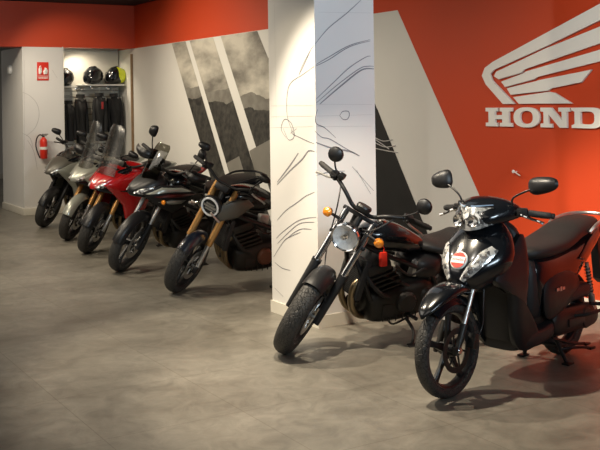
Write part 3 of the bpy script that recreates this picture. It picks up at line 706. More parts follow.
def muffler(root, p0, p1, r=.05, m='satin', tip='alu'):
    a=Vector(p0); b_=Vector(p1); d=(b_-a).normalized()
    mb=MB(); mb.tube([a,a.lerp(b_,.12),a.lerp(b_,.85),b_],[r*.5,r,r,r*.9],n=24,smooth=False); o=mb.build('muffler',m,root)
    mb=MB(); mb.lathe([(r*.35,0),(r*.85,0),(r*.8,.02),(r*.35,.02)],b_,d,20); mb.build('exhaust_tip',tip,o)
def settle(root, parts_front, rear, WB, loc, heading, lean):
    """put both tyres on the floor"""
    H = Matrix.Rotation(heading,4,'Z'); Lm = Matrix.Rotation(-lean,4,'X')
    def tyrev(o): return [v.co for c in o.children if c.name.startswith('tyre') for v in c.data.vertices]
    F=tyrev(parts_front); B=tyrev(rear); pitch=0
    for _ in range(4):
        Q=H@Lm@Matrix.Rotation(pitch,4,'Y'); zf=min((Q@v).z for v in F); zb=min((Q@v).z for v in B)
        pitch += (zb-zf)/WB*-1
    Q=H@Lm@Matrix.Rotation(pitch,4,'Y'); zf=min(((Q@v).z,i) for i,v in enumerate(F)); p=Q@F[zf[1]]
    root.rotation_euler = Q.to_euler('XYZ'); root.location = (loc[0]-p.x, loc[1]-p.y, -zf[0])
# ------------------------------------------------------------ cruiser
def rebel():
    WB,R,rake,trail,lean,st=1.49,.325,30,.11,13,45
    S=steer_matrix(rake,trail,st)
    t=thing('cruiser_motorcycle','black cruiser motorcycle with fat tyre and round chrome headlight in front of the white column','motorcycle')
    fw=wheel(t,'front_wheel',0,R,.135,S,5,'satin',True,(1,),rr=.215)
    rw=wheel(t,'rear_wheel',-WB,.315,.15,None,5,'satin',True,(-1,),rr=.21)
    fork(t,S,R,rake,.98,.108,'conv',low='satin',up='chrome',rl=.031,ru=.0235,split=R+.29)
    fender(t,'front_fender',0,R,R+.022,.155,66,140,'satin',S,drop=.055)
    tk=math.tan(R_(rake)); hx=-(.92-R)*tk
    # headlight
    mb=MB(S); mb.lathe([(.001,-.11),(.05,-.105),(.088,-.05),(.098,0),(.098,.012),(.089,.012),(.08,-.035),(.001,-.05)],(hx+.15,0,.885),(1,0,.0),36,closed=False); hl=mb.build('headlight','satin',t)
    mb=MB(S); mb.lathe([(.088,.0),(.101,.0),(.101,.022),(.094,.028),(.088,.022)],(hx+.15,0,.885),(1,0,0),40); mb.build('chrome_ring','chrome',hl)
    mb=MB(S); mb.lathe([(.001,-.030),(.03,-.027),(.06,-.012),(.088,.014),(.088,.010),(.06,-.018),(.001,-.036)],(hx+.15,0,.885),(1,0,0),36,closed=False); mb.build('reflector','reflector',hl)
    mb=MB(S); mb.lathe([(.001,.008),(.018,.004),(.020,-.02),(.001,-.02)],(hx+.15,0,.885),(1,0,0),18,closed=False); mb.build('bulb','chrome',hl)
    mb=MB(S); mb.lathe([(.088,.016),(.06,.029),(.001,.034)],(hx+.15,0,.885),(1,0,0),36,closed=False); mb.build('headlight_lens','clear',hl)
    mb=MB(S); 
    for s in (-1,1): mb.box((hx+.06,s*.10,.885),(.16,.012,.05),bev=.005)
    mb.build('headlight_bracket','satin',t)
    for s in (-1,1): indicator(t,S,(hx+.03,s*.12,.91),(hx+.05,s*.205,.92),1,'amber',1.3,ax=(1,.25*s,0))
    # instrument pod
    mb=MB(S); mb.lathe([(.001,-.03),(.05,-.028),(.056,0),(.05,.014),(.001,.014)],(hx-.0,0,1.07),(-.35,0,1),26,closed=False); mb.build('instrument','satin',t)
    bx=hx-.02
    hb=handlebar(t,S,[(bx,0,1.02),(bx,.08,1.025),(bx-.0,.17,1.09),(bx-.07,.30,1.12),(bx-.15,.43,1.095)],.13,'alu')
    for s in (-1,1): mirror(t,S,(bx-.03,.25,1.13),(bx-.04,.32,1.20),(bx-.05,.35,1.27),s,'round',.056,'satin')
    # tank
    mb=MB(); mb.loft([(-.40,.80,.035,.04,.05,2.2),(-.46,.80,.085,.075,.075,2.3),(-.56,.80,.125,.098,.10,2.3),(-.70,.785,.135,.095,.11,2.3),(-.82,.745,.115,.082,.09,2.4),(-.93,.705,.075,.055,.06,2.3),(-.98,.69,.04,.03,.03,2)],n=32); tk_=mb.build('fuel_tank','gloss',t)
    MB().disc((-.60,0,.90),(-.1,0,1),.035,.02,bev=.006).build('filler_cap','chrome',tk_)
    # seats
    mb=MB(); mb.loft([(-.90,.70,.06,.035,.03,2.3),(-.98,.695,.12,.045,.04,2.5),(-1.10,.68,.155,.045,.05,2.6),(-1.22,.685,.165,.055,.05,2.6),(-1.30,.71,.155,.06,.05,2.5),(-1.34,.72,.12,.04,.04,2.2)],n=32); mb.build('seat','seat',t)
    mb=MB(); mb.loft([(-1.30,.735,.06,.03,.03,2.3),(-1.36,.745,.10,.04,.03,2.6),(-1.50,.755,.105,.04,.03,2.6),(-1.60,.76,.08,.03,.025,2.3)],n=28); mb.build('pillion_seat','seat',t)
    fender(t,'rear_fender',-WB,.315,.36,.18,20,150,'satin',None,drop=.05)
    # frame, trellis
    P=[]
    for s in (-1,1):
        P+=[[(-.36,s*.04,.80),(-.55,s*.10,.70),(-.80,s*.13,.60),(-1.0,s*.12,.50),(-1.08,s*.11,.34)],[(-.36,s*.04,.70),(-.43,s*.11,.52),(-.50,s*.13,.36),(-.62,s*.13,.22)],[(-1.0,s*.12,.56),(-1.25,s*.12,.62),(-1.55,s*.11,.70)],[(-.47,s*.12,.60),(-.80,s*.14,.44)]]
    tubes(t,'frame',P,.017,'satin')
    mb=MB(); mb.tube([(-.30,0,.72),(-.40,0,.95)],.035,n=14); mb.build('steering_head','satin',t)
    engine(t,-.48,-1.03,.17,.60,.34,cover='engine')
    headers(t,-.45,.52,.20,2,'exh',.026,.15)
    muffler(t,(-.95,-.17,.22),(-1.55,-.19,.33),.055)
    radiator(t,-.415,.38,.66,.25)
    mb=MB(); mb.loft([(-.80,.56,.02,.06,.06,3),(-.86,.56,.15,.09,.09,3),(-1.02,.56,.155,.09,.10,3),(-1.10,.56,.10,.07,.08,3)],n=26); mb.build('side_cover','satin',t)
    mb=MB()
    for s in (-1,1):
        mb.tube([(-1.36,s*.155,.62),(-1.46,s*.16,.34)],[.016,.016],n=12,smooth=False)
        for k in range(9): mb.lathe([(.024,-.004),(.03,0),(.024,.004)],(-1.37-.085*k/8,s*.155,.59-.21*k/8),(-.33,0,-1),16)
    mb.build('rear_shock','dark',t)
    swingarm(t,WB,-1.05,.33,.315,.12)
    sidestand(t,-.78,lean,z0=.22,y0=.17)
    for s in (-1,1):
        mb=MB(); mb.tube([(-.80,s*.16,.24),(-.80,s*.27,.25)],.014,n=10,smooth=False); mb.build('footpeg','satin',t)
        mb=MB(); mb.tube([(-.80,s*.17,.22),(-.66,s*.20,.20),(-.60,s*.21,.24)],.007,n=8); mb.build('foot_lever','satin',t)
    mb=MB(); mb.box((-1.86,0,.62),(.03,.07,.05)); mb.build('tail_lamp','redlens',t)
    for s in (-1,1): indicator(t,None,(-1.62,s*.09,.66),(-1.66,s*.15,.66),1,'amber',1.1,ax=(-1,0,0))
    # brake hose and cables
    mb=MB(S)
    mb.tube([(bx-.02,-.22,1.10),(bx+.08,-.16,1.0),(hx+.05,-.11,.70),(-.12,-.02,.62),(-.05,.09,.45)],.005,n=8)
    mb.tube([(bx-.02,.22,1.10),(bx+.10,.14,1.0),(hx+.02,.06,.92)],.006,n=8); mb.build('brake_hose','satin',t)
    settle(t,fw,rw,WB,(3.35,5.75),R_(180-3),R_(lean))
    return t

# ------------------------------------------------------------ naked roadster
def roadster():
    WB,R,rake,trail,lean,st=1.45,.30,26,.10,13,40
    S=steer_matrix(rake,trail,st)
    t=thing('naked_motorcycle','black naked motorcycle with gold fork legs and round ring headlight, nearest behind the column','motorcycle')
    fw=wheel(t,'front_wheel',0,R,.12,S,5,'satin',True,(1,-1)); rw=wheel(t,'rear_wheel',-WB,.315,.18,None,5,'satin',True,(-1,))
    fork(t,S,R,rake,1.0,.105,'usd',up='gold',ru=.0215,split=R+.30,disc=(1,-1))
    fender(t,'front_fender',0,R,R+.02,.13,48,132,'navy',S,drop=.05)
    tk=math.tan(R_(rake)); hx=-(.88-R)*tk
    mb=MB(S); mb.lathe([(.001,-.09),(.06,-.085),(.10,-.02),(.103,.01),(.09,.018),(.001,.012)],(hx+.16,0,.865),(1,0,-.05),36,closed=False); hl=mb.build('headlight','satin',t)
    mb=MB(S); mb.lathe([(.074,.014),(.092,.014),(.090,.026),(.076,.026)],(hx+.16,0,.865),(1,0,-.05),40); mb.build('light_ring','reflector',hl)
    mb=MB(S); mb.box((hx+.175,0,.865),(.02,.13,.022),bev=.006); mb.box((hx+.175,0,.89),(.02,.09,.014),bev=.005); mb.box((hx+.175,0,.838),(.02,.09,.014),bev=.005); mb.build('lamp_element','alu',hl)
    for s in (-1,1): indicator(t,S,(hx+.05,s*.11,.72),(hx+.07,s*.18,.73),1,'clear',.8)
    mb=MB(S); mb.box((hx+.03,0,1.01),(.08,.14,.06),Rot('Y',-30),bev=.015); mb.build('instrument','satin',t)
    bx=hx-.02
    handlebar(t,S,[(bx,0,1.03),(bx,.10,1.035),(bx-.02,.20,1.075),(bx-.05,.31,1.085),(bx-.09,.41,1.075)],.13,'alu')
    mirror(t,S,(bx-.0,.24,1.095),(bx+.0,.28,1.18),(bx-.02,.33,1.26),-1,'quad',.06,'satin',h=.034); mirror(t,S,(bx-.0,.24,1.095),(bx+.0,.28,1.18),(bx-.02,.33,1.26),1,'quad',.06,'satin',h=.034)
    mb=MB(); mb.loft([(-.33,.86,.06,.05,.06,2.4),(-.42,.88,.13,.09,.10,2.5),(-.56,.87,.16,.11,.12,2.5),(-.70,.85,.15,.10,.12,2.5),(-.82,.82,.10,.07,.08,2.4),(-.90,.80,.07,.04,.05,2.2)],n=32); mb.build('fuel_tank','gloss',t)
    for s in (-1,1):
        MB().shell([(-.16,.80),(-.30,.90),(-.50,.90),(-.56,.84),(-.40,.74),(-.24,.71)],lambda x,z:.150+.04*min(1,max(0,(-x-.16)/.2)),.012,.02,s).build('tank_shroud','grey',t)
        MB().tube([(-.14,s*.162,.80),(-.225,s*.172,.705)],.010,n=8,smooth=False).build('shroud_edge','alu',t)
    mb=MB(); mb.loft([(-.84,.80,.07,.03,.04,2.3),(-.95,.80,.14,.035,.05,2.6),(-1.10,.815,.16,.04,.05,2.6),(-1.22,.85,.12,.04,.05,2.4),(-1.40,.89,.10,.035,.05,2.4),(-1.50,.90,.06,.02,.03,2.2)],n=28); mb.build('seat','seat',t)
    mb=MB(); mb.loft([(-1.0,.73,.10,.05,.05,3),(-1.25,.78,.11,.05,.05,3),(-1.50,.86,.08,.04,.04,3),(-1.62,.88,.04,.02,.02,2)],n=24); mb.build('tail','gloss',t)
    P=[]
    for s in (-1,1): P+=[[(-.30,s*.05,.80),(-.50,s*.13,.70),(-.80,s*.15,.58),(-.98,s*.13,.42),(-1.0,s*.12,.30)],[(-.34,s*.06,.72),(-.44,s*.12,.50),(-.52,s*.13,.34)]]
    tubes(t,'frame',P,.024,'satin')
    mb=MB(); mb.tube([(-.26,0,.70),(-.34,0,.97)],.035,n=14); mb.build('steering_head','satin',t)
    engine(t,-.42,-.98,.17,.62,.38,cover='bronze'); headers(t,-.42,.55,.19,4,'exh',.018,.24); radiator(t,-.345,.42,.70,.30)
    muffler(t,(-.85,-.12,.20),(-1.25,-.20,.30),.06)
    swingarm(t,WB,-1.0,.35,.315,.12); sidestand(t,-.80,lean,z0=.28,y0=.15)
    fender(t,'rear_fender',-WB,.315,.35,.14,70,150,'satin')
    mb=MB(S); mb.tube([(bx,-.2,.99),(bx+.14,-.12,.93),(hx+.07,-.10,.70),(-.1,-.11,.42)],.005,n=8); mb.tube([(bx,.2,.99),(bx+.12,.12,.93),(hx,.05,.80)],.006,n=8); mb.build('brake_hose','satin',t)
    settle(t,fw,rw,WB,(3.61,8.16),R_(180-2),R_(lean))
    return t

# ------------------------------------------------------------ faired machines
def screen(root, pts, w0, w1, curve, m, th=.004, top_round=.5, label=None):
    """pts : centreline (x,z) from base to top ; w half-widths ; curve sweep-back at the edges"""
    C=catmull([(x,0,z) for x,z in pts],5); g=[]; n=len(C)
    for i,p in enumerate(C):
        f=i/(n-1); w=w0+(w1-w0)*f; 
        if f>.8: w*= math.sqrt(max(.02,1-((f-.8)/.2)**2*(top_round)))
        g.append([(p.x-curve*abs(u)**2*(1-.3*f), u*w, p.z-.015*abs(u)**2) for u in [-1+2*j/12 for j in range(13)]])
    return MB().sheet(g,th).build('windscreen',m,root,label=label)
def crossover():
    WB,R,rake,trail,lean,st=1.445,.325,27,.108,13,32
    S=steer_matrix(rake,trail,st)
    t=thing('touring_motorcycle','dark adventure motorcycle with grey and maroon striped fairing, right of the red one','motorcycle')
    fw=wheel(t,'front_wheel',0,R,.11,S,5,'satin',True,(1,)); rw=wheel(t,'rear_wheel',-WB,.315,.16,None,5,'satin',True,(-1,))
    fork(t,S,R,rake,.98,.10,'conv',low='satin',up='alu',rl=.03,ru=.0215,split=R+.22)
    fender(t,'front_fender',0,R,R+.03,.135,20,150,'satin',S,drop=.05)
    tk=math.tan(R_(rake))
    # nose cowl with twin headlight
    mb=MB(); mb.loft([(.05,.86,.02,.02,.02,2),(.03,.865,.06,.05,.045,2.4),(-.05,.885,.13,.09,.08,2.6),(-.16,.91,.17,.12,.11,2.8),(-.27,.92,.17,.12,.12,2.8),(-.33,.92,.12,.08,.08,2.6)],n=32); nose=mb.build('front_cowl','satin',t)
    for s in (-1,1):
        MB().shell([(.04,.86),(-.02,.91),(-.14,.945),(-.17,.90),(-.06,.85)],lambda x,z:.075+.10*min(1,max(0,(.05-x)/.2)),.02,.012,s).build('headlight_lens','lampcell',nose)
        o=MB().shell([(-.02,.88),(-.20,.96),(-.42,.95),(-.62,.86),(-.50,.74),(-.36,.66),(-.22,.72),(-.10,.80)],lambda x,z:.14+.09*math.sin(min(1,max(0,(-x)/.45))*PI*.55),.015,.03,s).build('side_fairing','satin',t)
        MB().shell([(-.04,.872),(-.20,.945),(-.42,.935),(-.55,.885),(-.40,.895),(-.20,.895)],lambda x,z:.150+.09*math.sin(min(1,max(0,(-x)/.45))*PI*.55),.008,.034,s).build('grey_stripe','silver',o,label='light grey stripe')
        MB().shell([(-.10,.845),(-.26,.885),(-.45,.875),(-.60,.85),(-.48,.835),(-.28,.835)],lambda x,z:.152+.09*math.sin(min(1,max(0,(-x)/.45))*PI*.55),.008,.034,s).build('maroon_stripe','maroon',o,label='maroon stripe')
        MB().shell([(-.16,.79),(-.30,.82),(-.50,.80),(-.44,.765),(-.28,.765)],lambda x,z:.152+.09*math.sin(min(1,max(0,(-x)/.45))*PI*.55),.008,.036,s).build('lower_stripe','silver',o)
        indicator(t,None,(-.22,s*.20,.80),(-.20,s*.28,.805),1,'amber',1.0)
    screen(t,[(-.08,.98),(-.14,1.12),(-.21,1.26),(-.27,1.36)],.15,.12,.08,'smoke')
    mb=MB(); mb.box((-.24,0,1.03),(.05,.16,.09),Rot('Y',-25),bev=.015); mb.build('instrument','satin',t)
    bx=-(.98-R)*tk-.02
    handlebar(t,S,[(bx,0,1.06),(bx,.09,1.07),(bx-.03,.20,1.14),(bx-.07,.30,1.15),(bx-.13,.41,1.14)],.13,'alu')
    for s in (-1,1):
        mirror(t,S,(bx-.02,.22,1.15),(bx-.0,.26,1.26),(bx-.02,.30,1.39),s,'quad',.048,'satin',h=.06)
        mb=MB(S); f=lambda x,y,z:(bx+x,s*y,z)
        g=[]
        for i in range(7):
            u=-1+i/3; g.append([f(.10*(1-(abs(a)**2.2))-.02-.03*u*u, .30+.13*a, 1.145+u*.045*(1-.45*abs(a)**2)) for a in [-1+2*j/10 for j in range(11)]])
        mb.sheet(g,.006); mb.tube([f(.07,.20,1.14),f(.10,.28,1.145)],.012,n=8); mb.build('hand_guard','satin',t)
    mb=MB(); mb.loft([(-.34,.90,.08,.05,.08,2.4),(-.44,.93,.15,.10,.10,2.5),(-.58,.92,.17,.11,.12,2.5),(-.72,.89,.14,.09,.11,2.5),(-.84,.84,.09,.06,.07,2.4)],n=30); mb.build('fuel_tank','gloss',t)
    mb=MB(); mb.loft([(-.80,.82,.08,.03,.04,2.3),(-.95,.82,.15,.04,.05,2.6),(-1.12,.84,.17,.045,.05,2.6),(-1.22,.88,.14,.045,.05,2.4),(-1.45,.90,.12,.035,.05,2.4),(-1.53,.90,.07,.02,.03,2.2)],n=28); mb.build('seat','seat',t)
    mb=MB(); mb.loft([(-1.0,.75,.11,.05,.05,3),(-1.3,.80,.12,.05,.05,3),(-1.58,.86,.08,.04,.04,3),(-1.68,.87,.04,.02,.02,2)],n=24); mb.build('tail','gloss',t)
    tubes(t,'grab_rail',[[(-1.2,.13,.88),(-1.40,.16,.93),(-1.62,.12,.93),(-1.66,0,.93),(-1.62,-.12,.93),(-1.40,-.16,.93),(-1.2,-.13,.88)]],.012,'satin')
    P=[]
    for s in (-1,1): P+=[[(-.34,s*.05,.86),(-.50,s*.13,.74),(-.80,s*.15,.60),(-.98,s*.13,.42),(-1.0,s*.12,.30)],[(-.36,s*.06,.78),(-.42,s*.12,.52),(-.52,s*.13,.34)],[(-.9,s*.12,.62),(-1.2,s*.12,.72),(-1.5,s*.1,.80)]]
    tubes(t,'frame',P,.02,'satin')
    mb=MB(); mb.tube([(-.29,0,.72),(-.36,0,.96)],.035,n=14); mb.build('steering_head','satin',t)
    engine(t,-.44,-.98,.20,.62,.36); headers(t,-.42,.55,.22,2,'exh',.02,.13); radiator(t,-.365,.42,.70,.26)
    muffler(t,(-1.0,-.17,.34),(-1.55,-.20,.50),.055); swingarm(t,WB,-1.0,.36,.315,.12); sidestand(t,-.80,lean,z0=.30,y0=.15)
    fender(t,'rear_fender',-WB,.315,.35,.14,60,150,'satin')
    settle(t,fw,rw,WB,(3.59,9.53),R_(180+9),R_(lean))
    return t
def tourer(label,loc,heading,st,paint,scr,forkm,fendm,R=.30,nose='silver',handg=False,seatm='seat',scr_pts=None,name='touring_motorcycle',scooter=False,lean=11,mir=True):
    WB,rake,trail=1.51,27,.11
    S=steer_matrix(rake,trail,st)
    t=thing(name,label,'motorcycle')
    fw=wheel(t,'front_wheel',0,R,.12,S,5,'satin',True,(1,-1)); rw=wheel(t,'rear_wheel',-WB,.31,.16,None,5,'satin',True,(-1,))
    fork(t,S,R,rake,.95,.105,'usd' if forkm=='gold' else 'conv',low='satin',up=forkm,rl=.03,ru=.0215,split=R+.30,disc=(1,-1))
    fender(t,'front_fender',0,R,R+.028,.14,22,150,fendm,S,drop=.05)
    # nose : pointed beak with slim headlights
    mb=MB(); mb.loft([(.10,.79,.015,.015,.015,2),(.07,.80,.06,.045,.03,2.3),(-.02,.84,.13,.085,.07,2.5),(-.14,.89,.18,.11,.10,2.6),(-.27,.92,.19,.12,.12,2.6),(-.34,.93,.13,.08,.09,2.4)],n=32); cw=mb.build('front_cowl',nose,t)
    for s in (-1,1):
        MB().shell([(.085,.80),(.02,.855),(-.12,.905),(-.15,.875),(-.03,.81),(.05,.785)],lambda x,z:.06+.125*min(1,max(0,(.10-x)/.25)),.02,.012,s).build('headlight_lens','lampcell',cw)
        MB().shell([(.03,.862),(-.10,.915),(-.24,.965),(-.34,1.0),(-.32,1.05),(-.20,1.01),(-.08,.94)],lambda x,z:.03+.15*min(1,max(0,(.05-x)/.30)),.02,.02,s).build('upper_trim','gloss',cw)
        MB().shell([(.09,.778),(-.03,.80),(-.16,.87),(-.30,.86),(-.26,.74),(-.12,.73),(.0,.75)],lambda x,z:.065+.115*min(1,max(0,(.10-x)/.25)),.02,.012,s).build('lower_trim','gloss',cw)
        yf=lambda x,z:.135+.12*math.sin(min(1,max(0,(.03-x)/.5))*PI*.55)
        o=MB().shell([(.02,.84),(-.16,.95),(-.36,1.0),(-.60,.97),(-.70,.86),(-.62,.70),(-.54,.54),(-.42,.40),(-.27,.44),(-.22,.60),(-.10,.73)],yf,.015,.035,s).build('side_fairing',paint,t)
        MB().shell([(-.10,.78),(-.30,.83),(-.52,.80),(-.44,.75),(-.28,.75)],lambda x,z:yf(x,z)+.012,.008,.03,s).build('fairing_vent','gloss',o)
    screen(t,scr_pts or [(-.02,.95),(-.08,1.14),(-.13,1.33),(-.17,1.52)],.165 if not handg else .13,.13 if not handg else .10,.07,scr)
    mb=MB(); mb.box((-.28,0,1.04),(.05,.20,.10),Rot('Y',-25),bev=.015); mb.box((-.22,0,.99),(.12,.24,.05),bev=.02); mb.build('instrument','satin',t)
    tk=math.tan(R_(rake)); bx=-(.95-R)*tk-.03
    handlebar(t,S,[(bx,0,1.03),(bx,.09,1.04),(bx-.04,.20,1.10),(bx-.09,.30,1.11),(bx-.15,.40,1.10)],.13,'satin')
    if mir:
        for s in (-1,1): mirror(t,S,(bx-.03,.22,1.12),(bx+.02,.27,1.20),(bx+.0,.38,1.25),s,'quad',.075,'satin',h=.042)
    if handg:
        for s in (-1,1):
            f=lambda x,y,z:(bx+x,s*y,z); g=[]
            for i in range(7):
                u=-1+i/3; g.append([f(.10*(1-(abs(a)**2.2))-.02-.03*u*u, .31+.13*a, 1.055+u*.05*(1-.45*abs(a)**2)) for a in [-1+2*j/10 for j in range(11)]])
            MB(S).sheet(g,.006).build('hand_guard','satin',t)
    mb=MB(); mb.loft([(-.36,.93,.09,.05,.10,2.4),(-.46,.96,.16,.09,.12,2.5),(-.60,.94,.17,.10,.13,2.5),(-.76,.88,.14,.08,.11,2.5),(-.88,.83,.09,.05,.07,2.4)],n=30); mb.build('fuel_tank',paint if not scooter else 'satin',t)
    mb=MB(); mb.loft([(-.82,.81,.09,.03,.04,2.3),(-.98,.81,.16,.04,.05,2.6),(-1.15,.83,.18,.05,.05,2.6),(-1.25,.88,.15,.05,.05,2.4),(-1.5,.91,.13,.035,.05,2.4),(-1.60,.91,.07,.02,.03,2.2)],n=28); mb.build('seat','seat',t)
    mb=MB(); mb.loft([(-.95,.72,.13,.07,.09,3),(-1.3,.80,.14,.06,.06,3),(-1.62,.88,.09,.04,.04,3),(-1.74,.89,.04,.02,.02,2)],n=24); mb.build('tail',paint,t)
    mb=MB(); mb.tube([(-.28,0,.70),(-.36,0,.96)],.035,n=14); mb.build('steering_head','satin',t)
    P=[]
    for s in (-1,1): P+=[[(-.34,s*.05,.86),(-.50,s*.13,.70),(-.80,s*.15,.58),(-1.0,s*.13,.42),(-1.05,s*.12,.30)],[(-.9,s*.12,.60),(-1.2,s*.12,.70),(-1.5,s*.1,.80)]]
    tubes(t,'frame',P,.022,'satin')
    engine(t,-.44,-1.0,.19,.62,.36); headers(t,-.42,.53,.20,2,'exh',.02,.13); radiator(t,-.365,.42,.68,.28)
    muffler(t,(-1.05,-.18,.32),(-1.6,-.21,.46),.06); swingarm(t,WB,-1.05,.36,.31,.12); sidestand(t,-.82,lean,z0=.30,y0=.15)
    fender(t,'rear_fender',-WB,.31,.35,.15,50,150,'satin')
    settle(t,fw,rw,WB,loc,heading,R_(lean))
    return t
# ------------------------------------------------------------ scooter
def scooter():
    WB,R,rake,trail=1.15,.28,26.5,.08
    S=Matrix(); W=Matrix.Translation((.135,0,0))
    t=thing('motor_scooter','glossy black scooter with round red badge on its centre stand before the red wall','scooter')
    fw=wheel(t,'front_wheel',0,R,.085,W,5,'satin',False,(1,),rr=.222)
    rw=wheel(t,'rear_wheel',-WB,.262,.095,None,5,'satin',False,(),rr=.185)
    # fork with slim alloy sliders
    tk=math.tan(R_(rake))
    for s in (-1,1):
        mb=MB(W); y=s*.068; mb.tube([(.012,y,R-.02),(-.14*tk,y,R+.14)],[.018,.022,.022],n=14,smooth=False); mb.box((.01,y,R),(.05,.025,.05),bev=.008); o=mb.build('fork_leg','dark',t)
        mb=MB(W); mb.tube([(-.12*tk,y,R+.12),(-.45*tk,y,R+.45)],.0135,n=14,smooth=False); mb.build('fork_tube','alu',o)
    mb=MB(W); mb.tube([(0,-.075,R),(0,.075,R)],.013,n=12,smooth=False); mb.disc((0,.085,R),(0,1,0),.020,.014,bev=.004); mb.build('front_axle','chrome',t)
    mb=MB(W); x,z=arcpt(0,R,.135,R_(165)); mb.box((x,.085,z),(.05,.05,.09),Rot('Y',-20),bev=.01); mb.build('brake_caliper','dark',t)
    tubes(t,'brake_hose',[[W@Vector(p) for p in [(-.12,.09,.31),(-.20,.10,.38),(-.22,.10,.52),(-.26,.08,.66)]]],.005,'satin')
    fender(t,'front_fender',0,R,R+.035,.135,52,158,'gloss',W,drop=.05,nose=.0)
    mb=MB(W); mb.loft([(.24,.50,.01,.01,.01,2),(.20,.535,.05,.025,.02,2.2),(.08,.60,.085,.035,.04,2.3),(-.06,.625,.09,.035,.04,2.3),(-.16,.60,.07,.03,.04,2.3)],n=22); mb.build('fender_top','gloss',t)
    # front apron : stacked horizontal sections (z, x centre, half width, forward, backward, exponent)
    mb=MB(); mb.loft([(.575,-.12,.05,.06,.06,2.2),(.60,-.13,.10,.14,.10,2.1),(.66,-.16,.165,.215,.12,2.0),(.74,-.19,.22,.22,.10,2.0),(.82,-.22,.225,.195,.09,2.0),(.90,-.25,.19,.155,.08,2.0),(.96,-.275,.13,.105,.06,2.0),(.985,-.285,.08,.06,.04,2)],axis='z',n=40)
    ap=mb.build('front_cowl','gloss',t)
    # lower leg shields
    for s in (-1,1):
        MB().shell([(-.10,.66),(-.30,.84),(-.40,.90),(-.44,.70),(-.44,.42),(-.60,.27),(-.62,.19),(-.46,.175),(-.36,.24),(-.30,.40),(-.27,.56)],lambda x,z:.135+.045*min(1,max(0,(z-.2)/.5)),.03,.03,s,smooth=3).build('leg_shield','satin',t)
    mb=MB(); mb.loft([(.24,-.44,.13,.07,.03,3),(.45,-.40,.16,.05,.03,3),(.70,-.40,.185,.05,.04,3),(.90,-.39,.15,.05,.05,3),(.97,-.37,.09,.04,.04,3)],axis='z',n=28); mb.build('inner_shield','plastic',t)
    # combination lights each side of the badge
    def front(z,y):   # apron surface x
        tab=[(.60,-.13,.10,.14),(.66,-.16,.165,.215),(.74,-.19,.22,.22),(.82,-.22,.225,.195),(.90,-.25,.19,.155),(.96,-.275,.13,.105)]
        for a,b_ in zip(tab,tab[1:]):
            if z<=b_[0] or b_ is tab[-1]:
                f=max(0,min(1,(z-a[0])/(b_[0]-a[0]))); c=[a[i]+(b_[i]-a[i])*f for i in range(4)]; break
        u=min(.985,abs(y)/c[2]); return c[1]+c[3]*math.sqrt(1-u*u)
    def lens(mb,a,b_,wa,wb,off,n=12,nc=7):
        g=[]
        for i in range(n+1):
            f=i/n; cy=a[0]+(b_[0]-a[0])*f; cz=a[1]+(b_[1]-a[1])*f; w=(wa*(1-f)+wb*f)*(.25+.75*math.sin(PI*min(1,max(.0,.04+f*.92)))**.55)
            d=Vector((b_[0]-a[0],b_[1]-a[1])).normalized(); nn=Vector((-d.y,d.x)); row=[]
            for j in range(nc):
                u=-1+2*j/(nc-1); y=cy+nn.x*w*u; z=cz+nn.y*w*u
                row.append((front(z,y)+off*(1-.5*u*u), y, z))
            g.append(row)
        mb.sheet(g,.006)
    for s in (-1,1):
        mb=MB(); lens(mb,(s*.045,.668),(s*.168,.845),.022,.043,.010); o=mb.build('turn_signal','lampcell',t)
        mb=MB()
        for k in range(4):
            f=.2+.2*k; y=s*(.045+.123*f); z=.668+.177*f; mb.lathe([(.001,.008),(.012,.006),(.015,0),(.001,0)],(front(z,y)+.010,y,z),(1,0,0),14,closed=False)
        mb.build('bulb_cell','amber' if False else 'alu',o)
        mb=MB(); lens(mb,(s*.045,.668),(s*.168,.845),.020,.040,.014); mb.build('lens_cover','clear',o)
    # round badge
    bz=.775; bx_=front(bz,0)
    mb=MB(); mb.disc((bx_+.004,0,bz),(1,0,.62),.056,.016,bev=.004); bd=mb.build('round_badge','white',t,label='round red and white badge')
    mb=MB(); mb.disc((bx_+.011,0,bz+.004),(1,0,.62),.049,.006); mb.build('badge_red_field','tag_red',bd)
    BT=Matrix.Translation((bx_+.0145,0,bz+.0065)) @ Rot('Y',-31.8)
    mb=MB(BT); mb.box((0,0,0),(.003,.092,.040),bev=0); mb.build('badge_band','white',bd)
    mb=MB(BT)
    for k in range(5):
        y=.032-.016*k
        for dy in (-.0045,.0045): mb.box((.002,y+dy,0),(.002,.0018,.014),bev=0)
        mb.box((.002,y,(.0075 if k%2 else 0)),(.002,.008,.0018),bev=0)
    mb.build('badge_lettering','tag_red',bd)
    # handlebar cowl with headlight
    mb=MB(S); mb.loft([(-.10,1.0,.05,.03,.03,2.2),(-.13,1.005,.12,.06,.055,2.3),(-.20,1.02,.165,.09,.07,2.3),(-.29,1.035,.205,.095,.065,2.3),(-.36,1.035,.205,.065,.05,2.4),(-.41,1.03,.12,.03,.035,2.3)],n=34); hc=mb.build('handlebar_cowl','gloss',t)
    def hl(off,sc=1):
        g=[]
        for i in range(9):
            v=-1+i/4; row=[]
            for j in range(15):
                u=-1+2*j/14; zz=1.01+v*.068*sc*(1-.30*u*u)+.018*u*u; yy=u*.128*sc
                row.append((-.056-.080*(abs(yy)/.13)**1.7-.044*(v*.5+.5)-.012*v*v+off, yy, zz))
            g.append(row)
        return g
    mb=MB(S); mb.sheet(hl(.0),.02); h1=mb.build('headlight','lampcell',t)
    mb=MB(S)
    for y in (-.055,.055): mb.lathe([(.012,.0),(.034,.012),(.038,.016),(.034,.016)],(-.078,y,1.0),(1,0,0),22,closed=False)
    mb.build('headlight_bowl','chrome',h1)
    mb=MB(S); mb.sheet(hl(.016,1.02),.003); mb.build('headlight_lens','clear',h1)
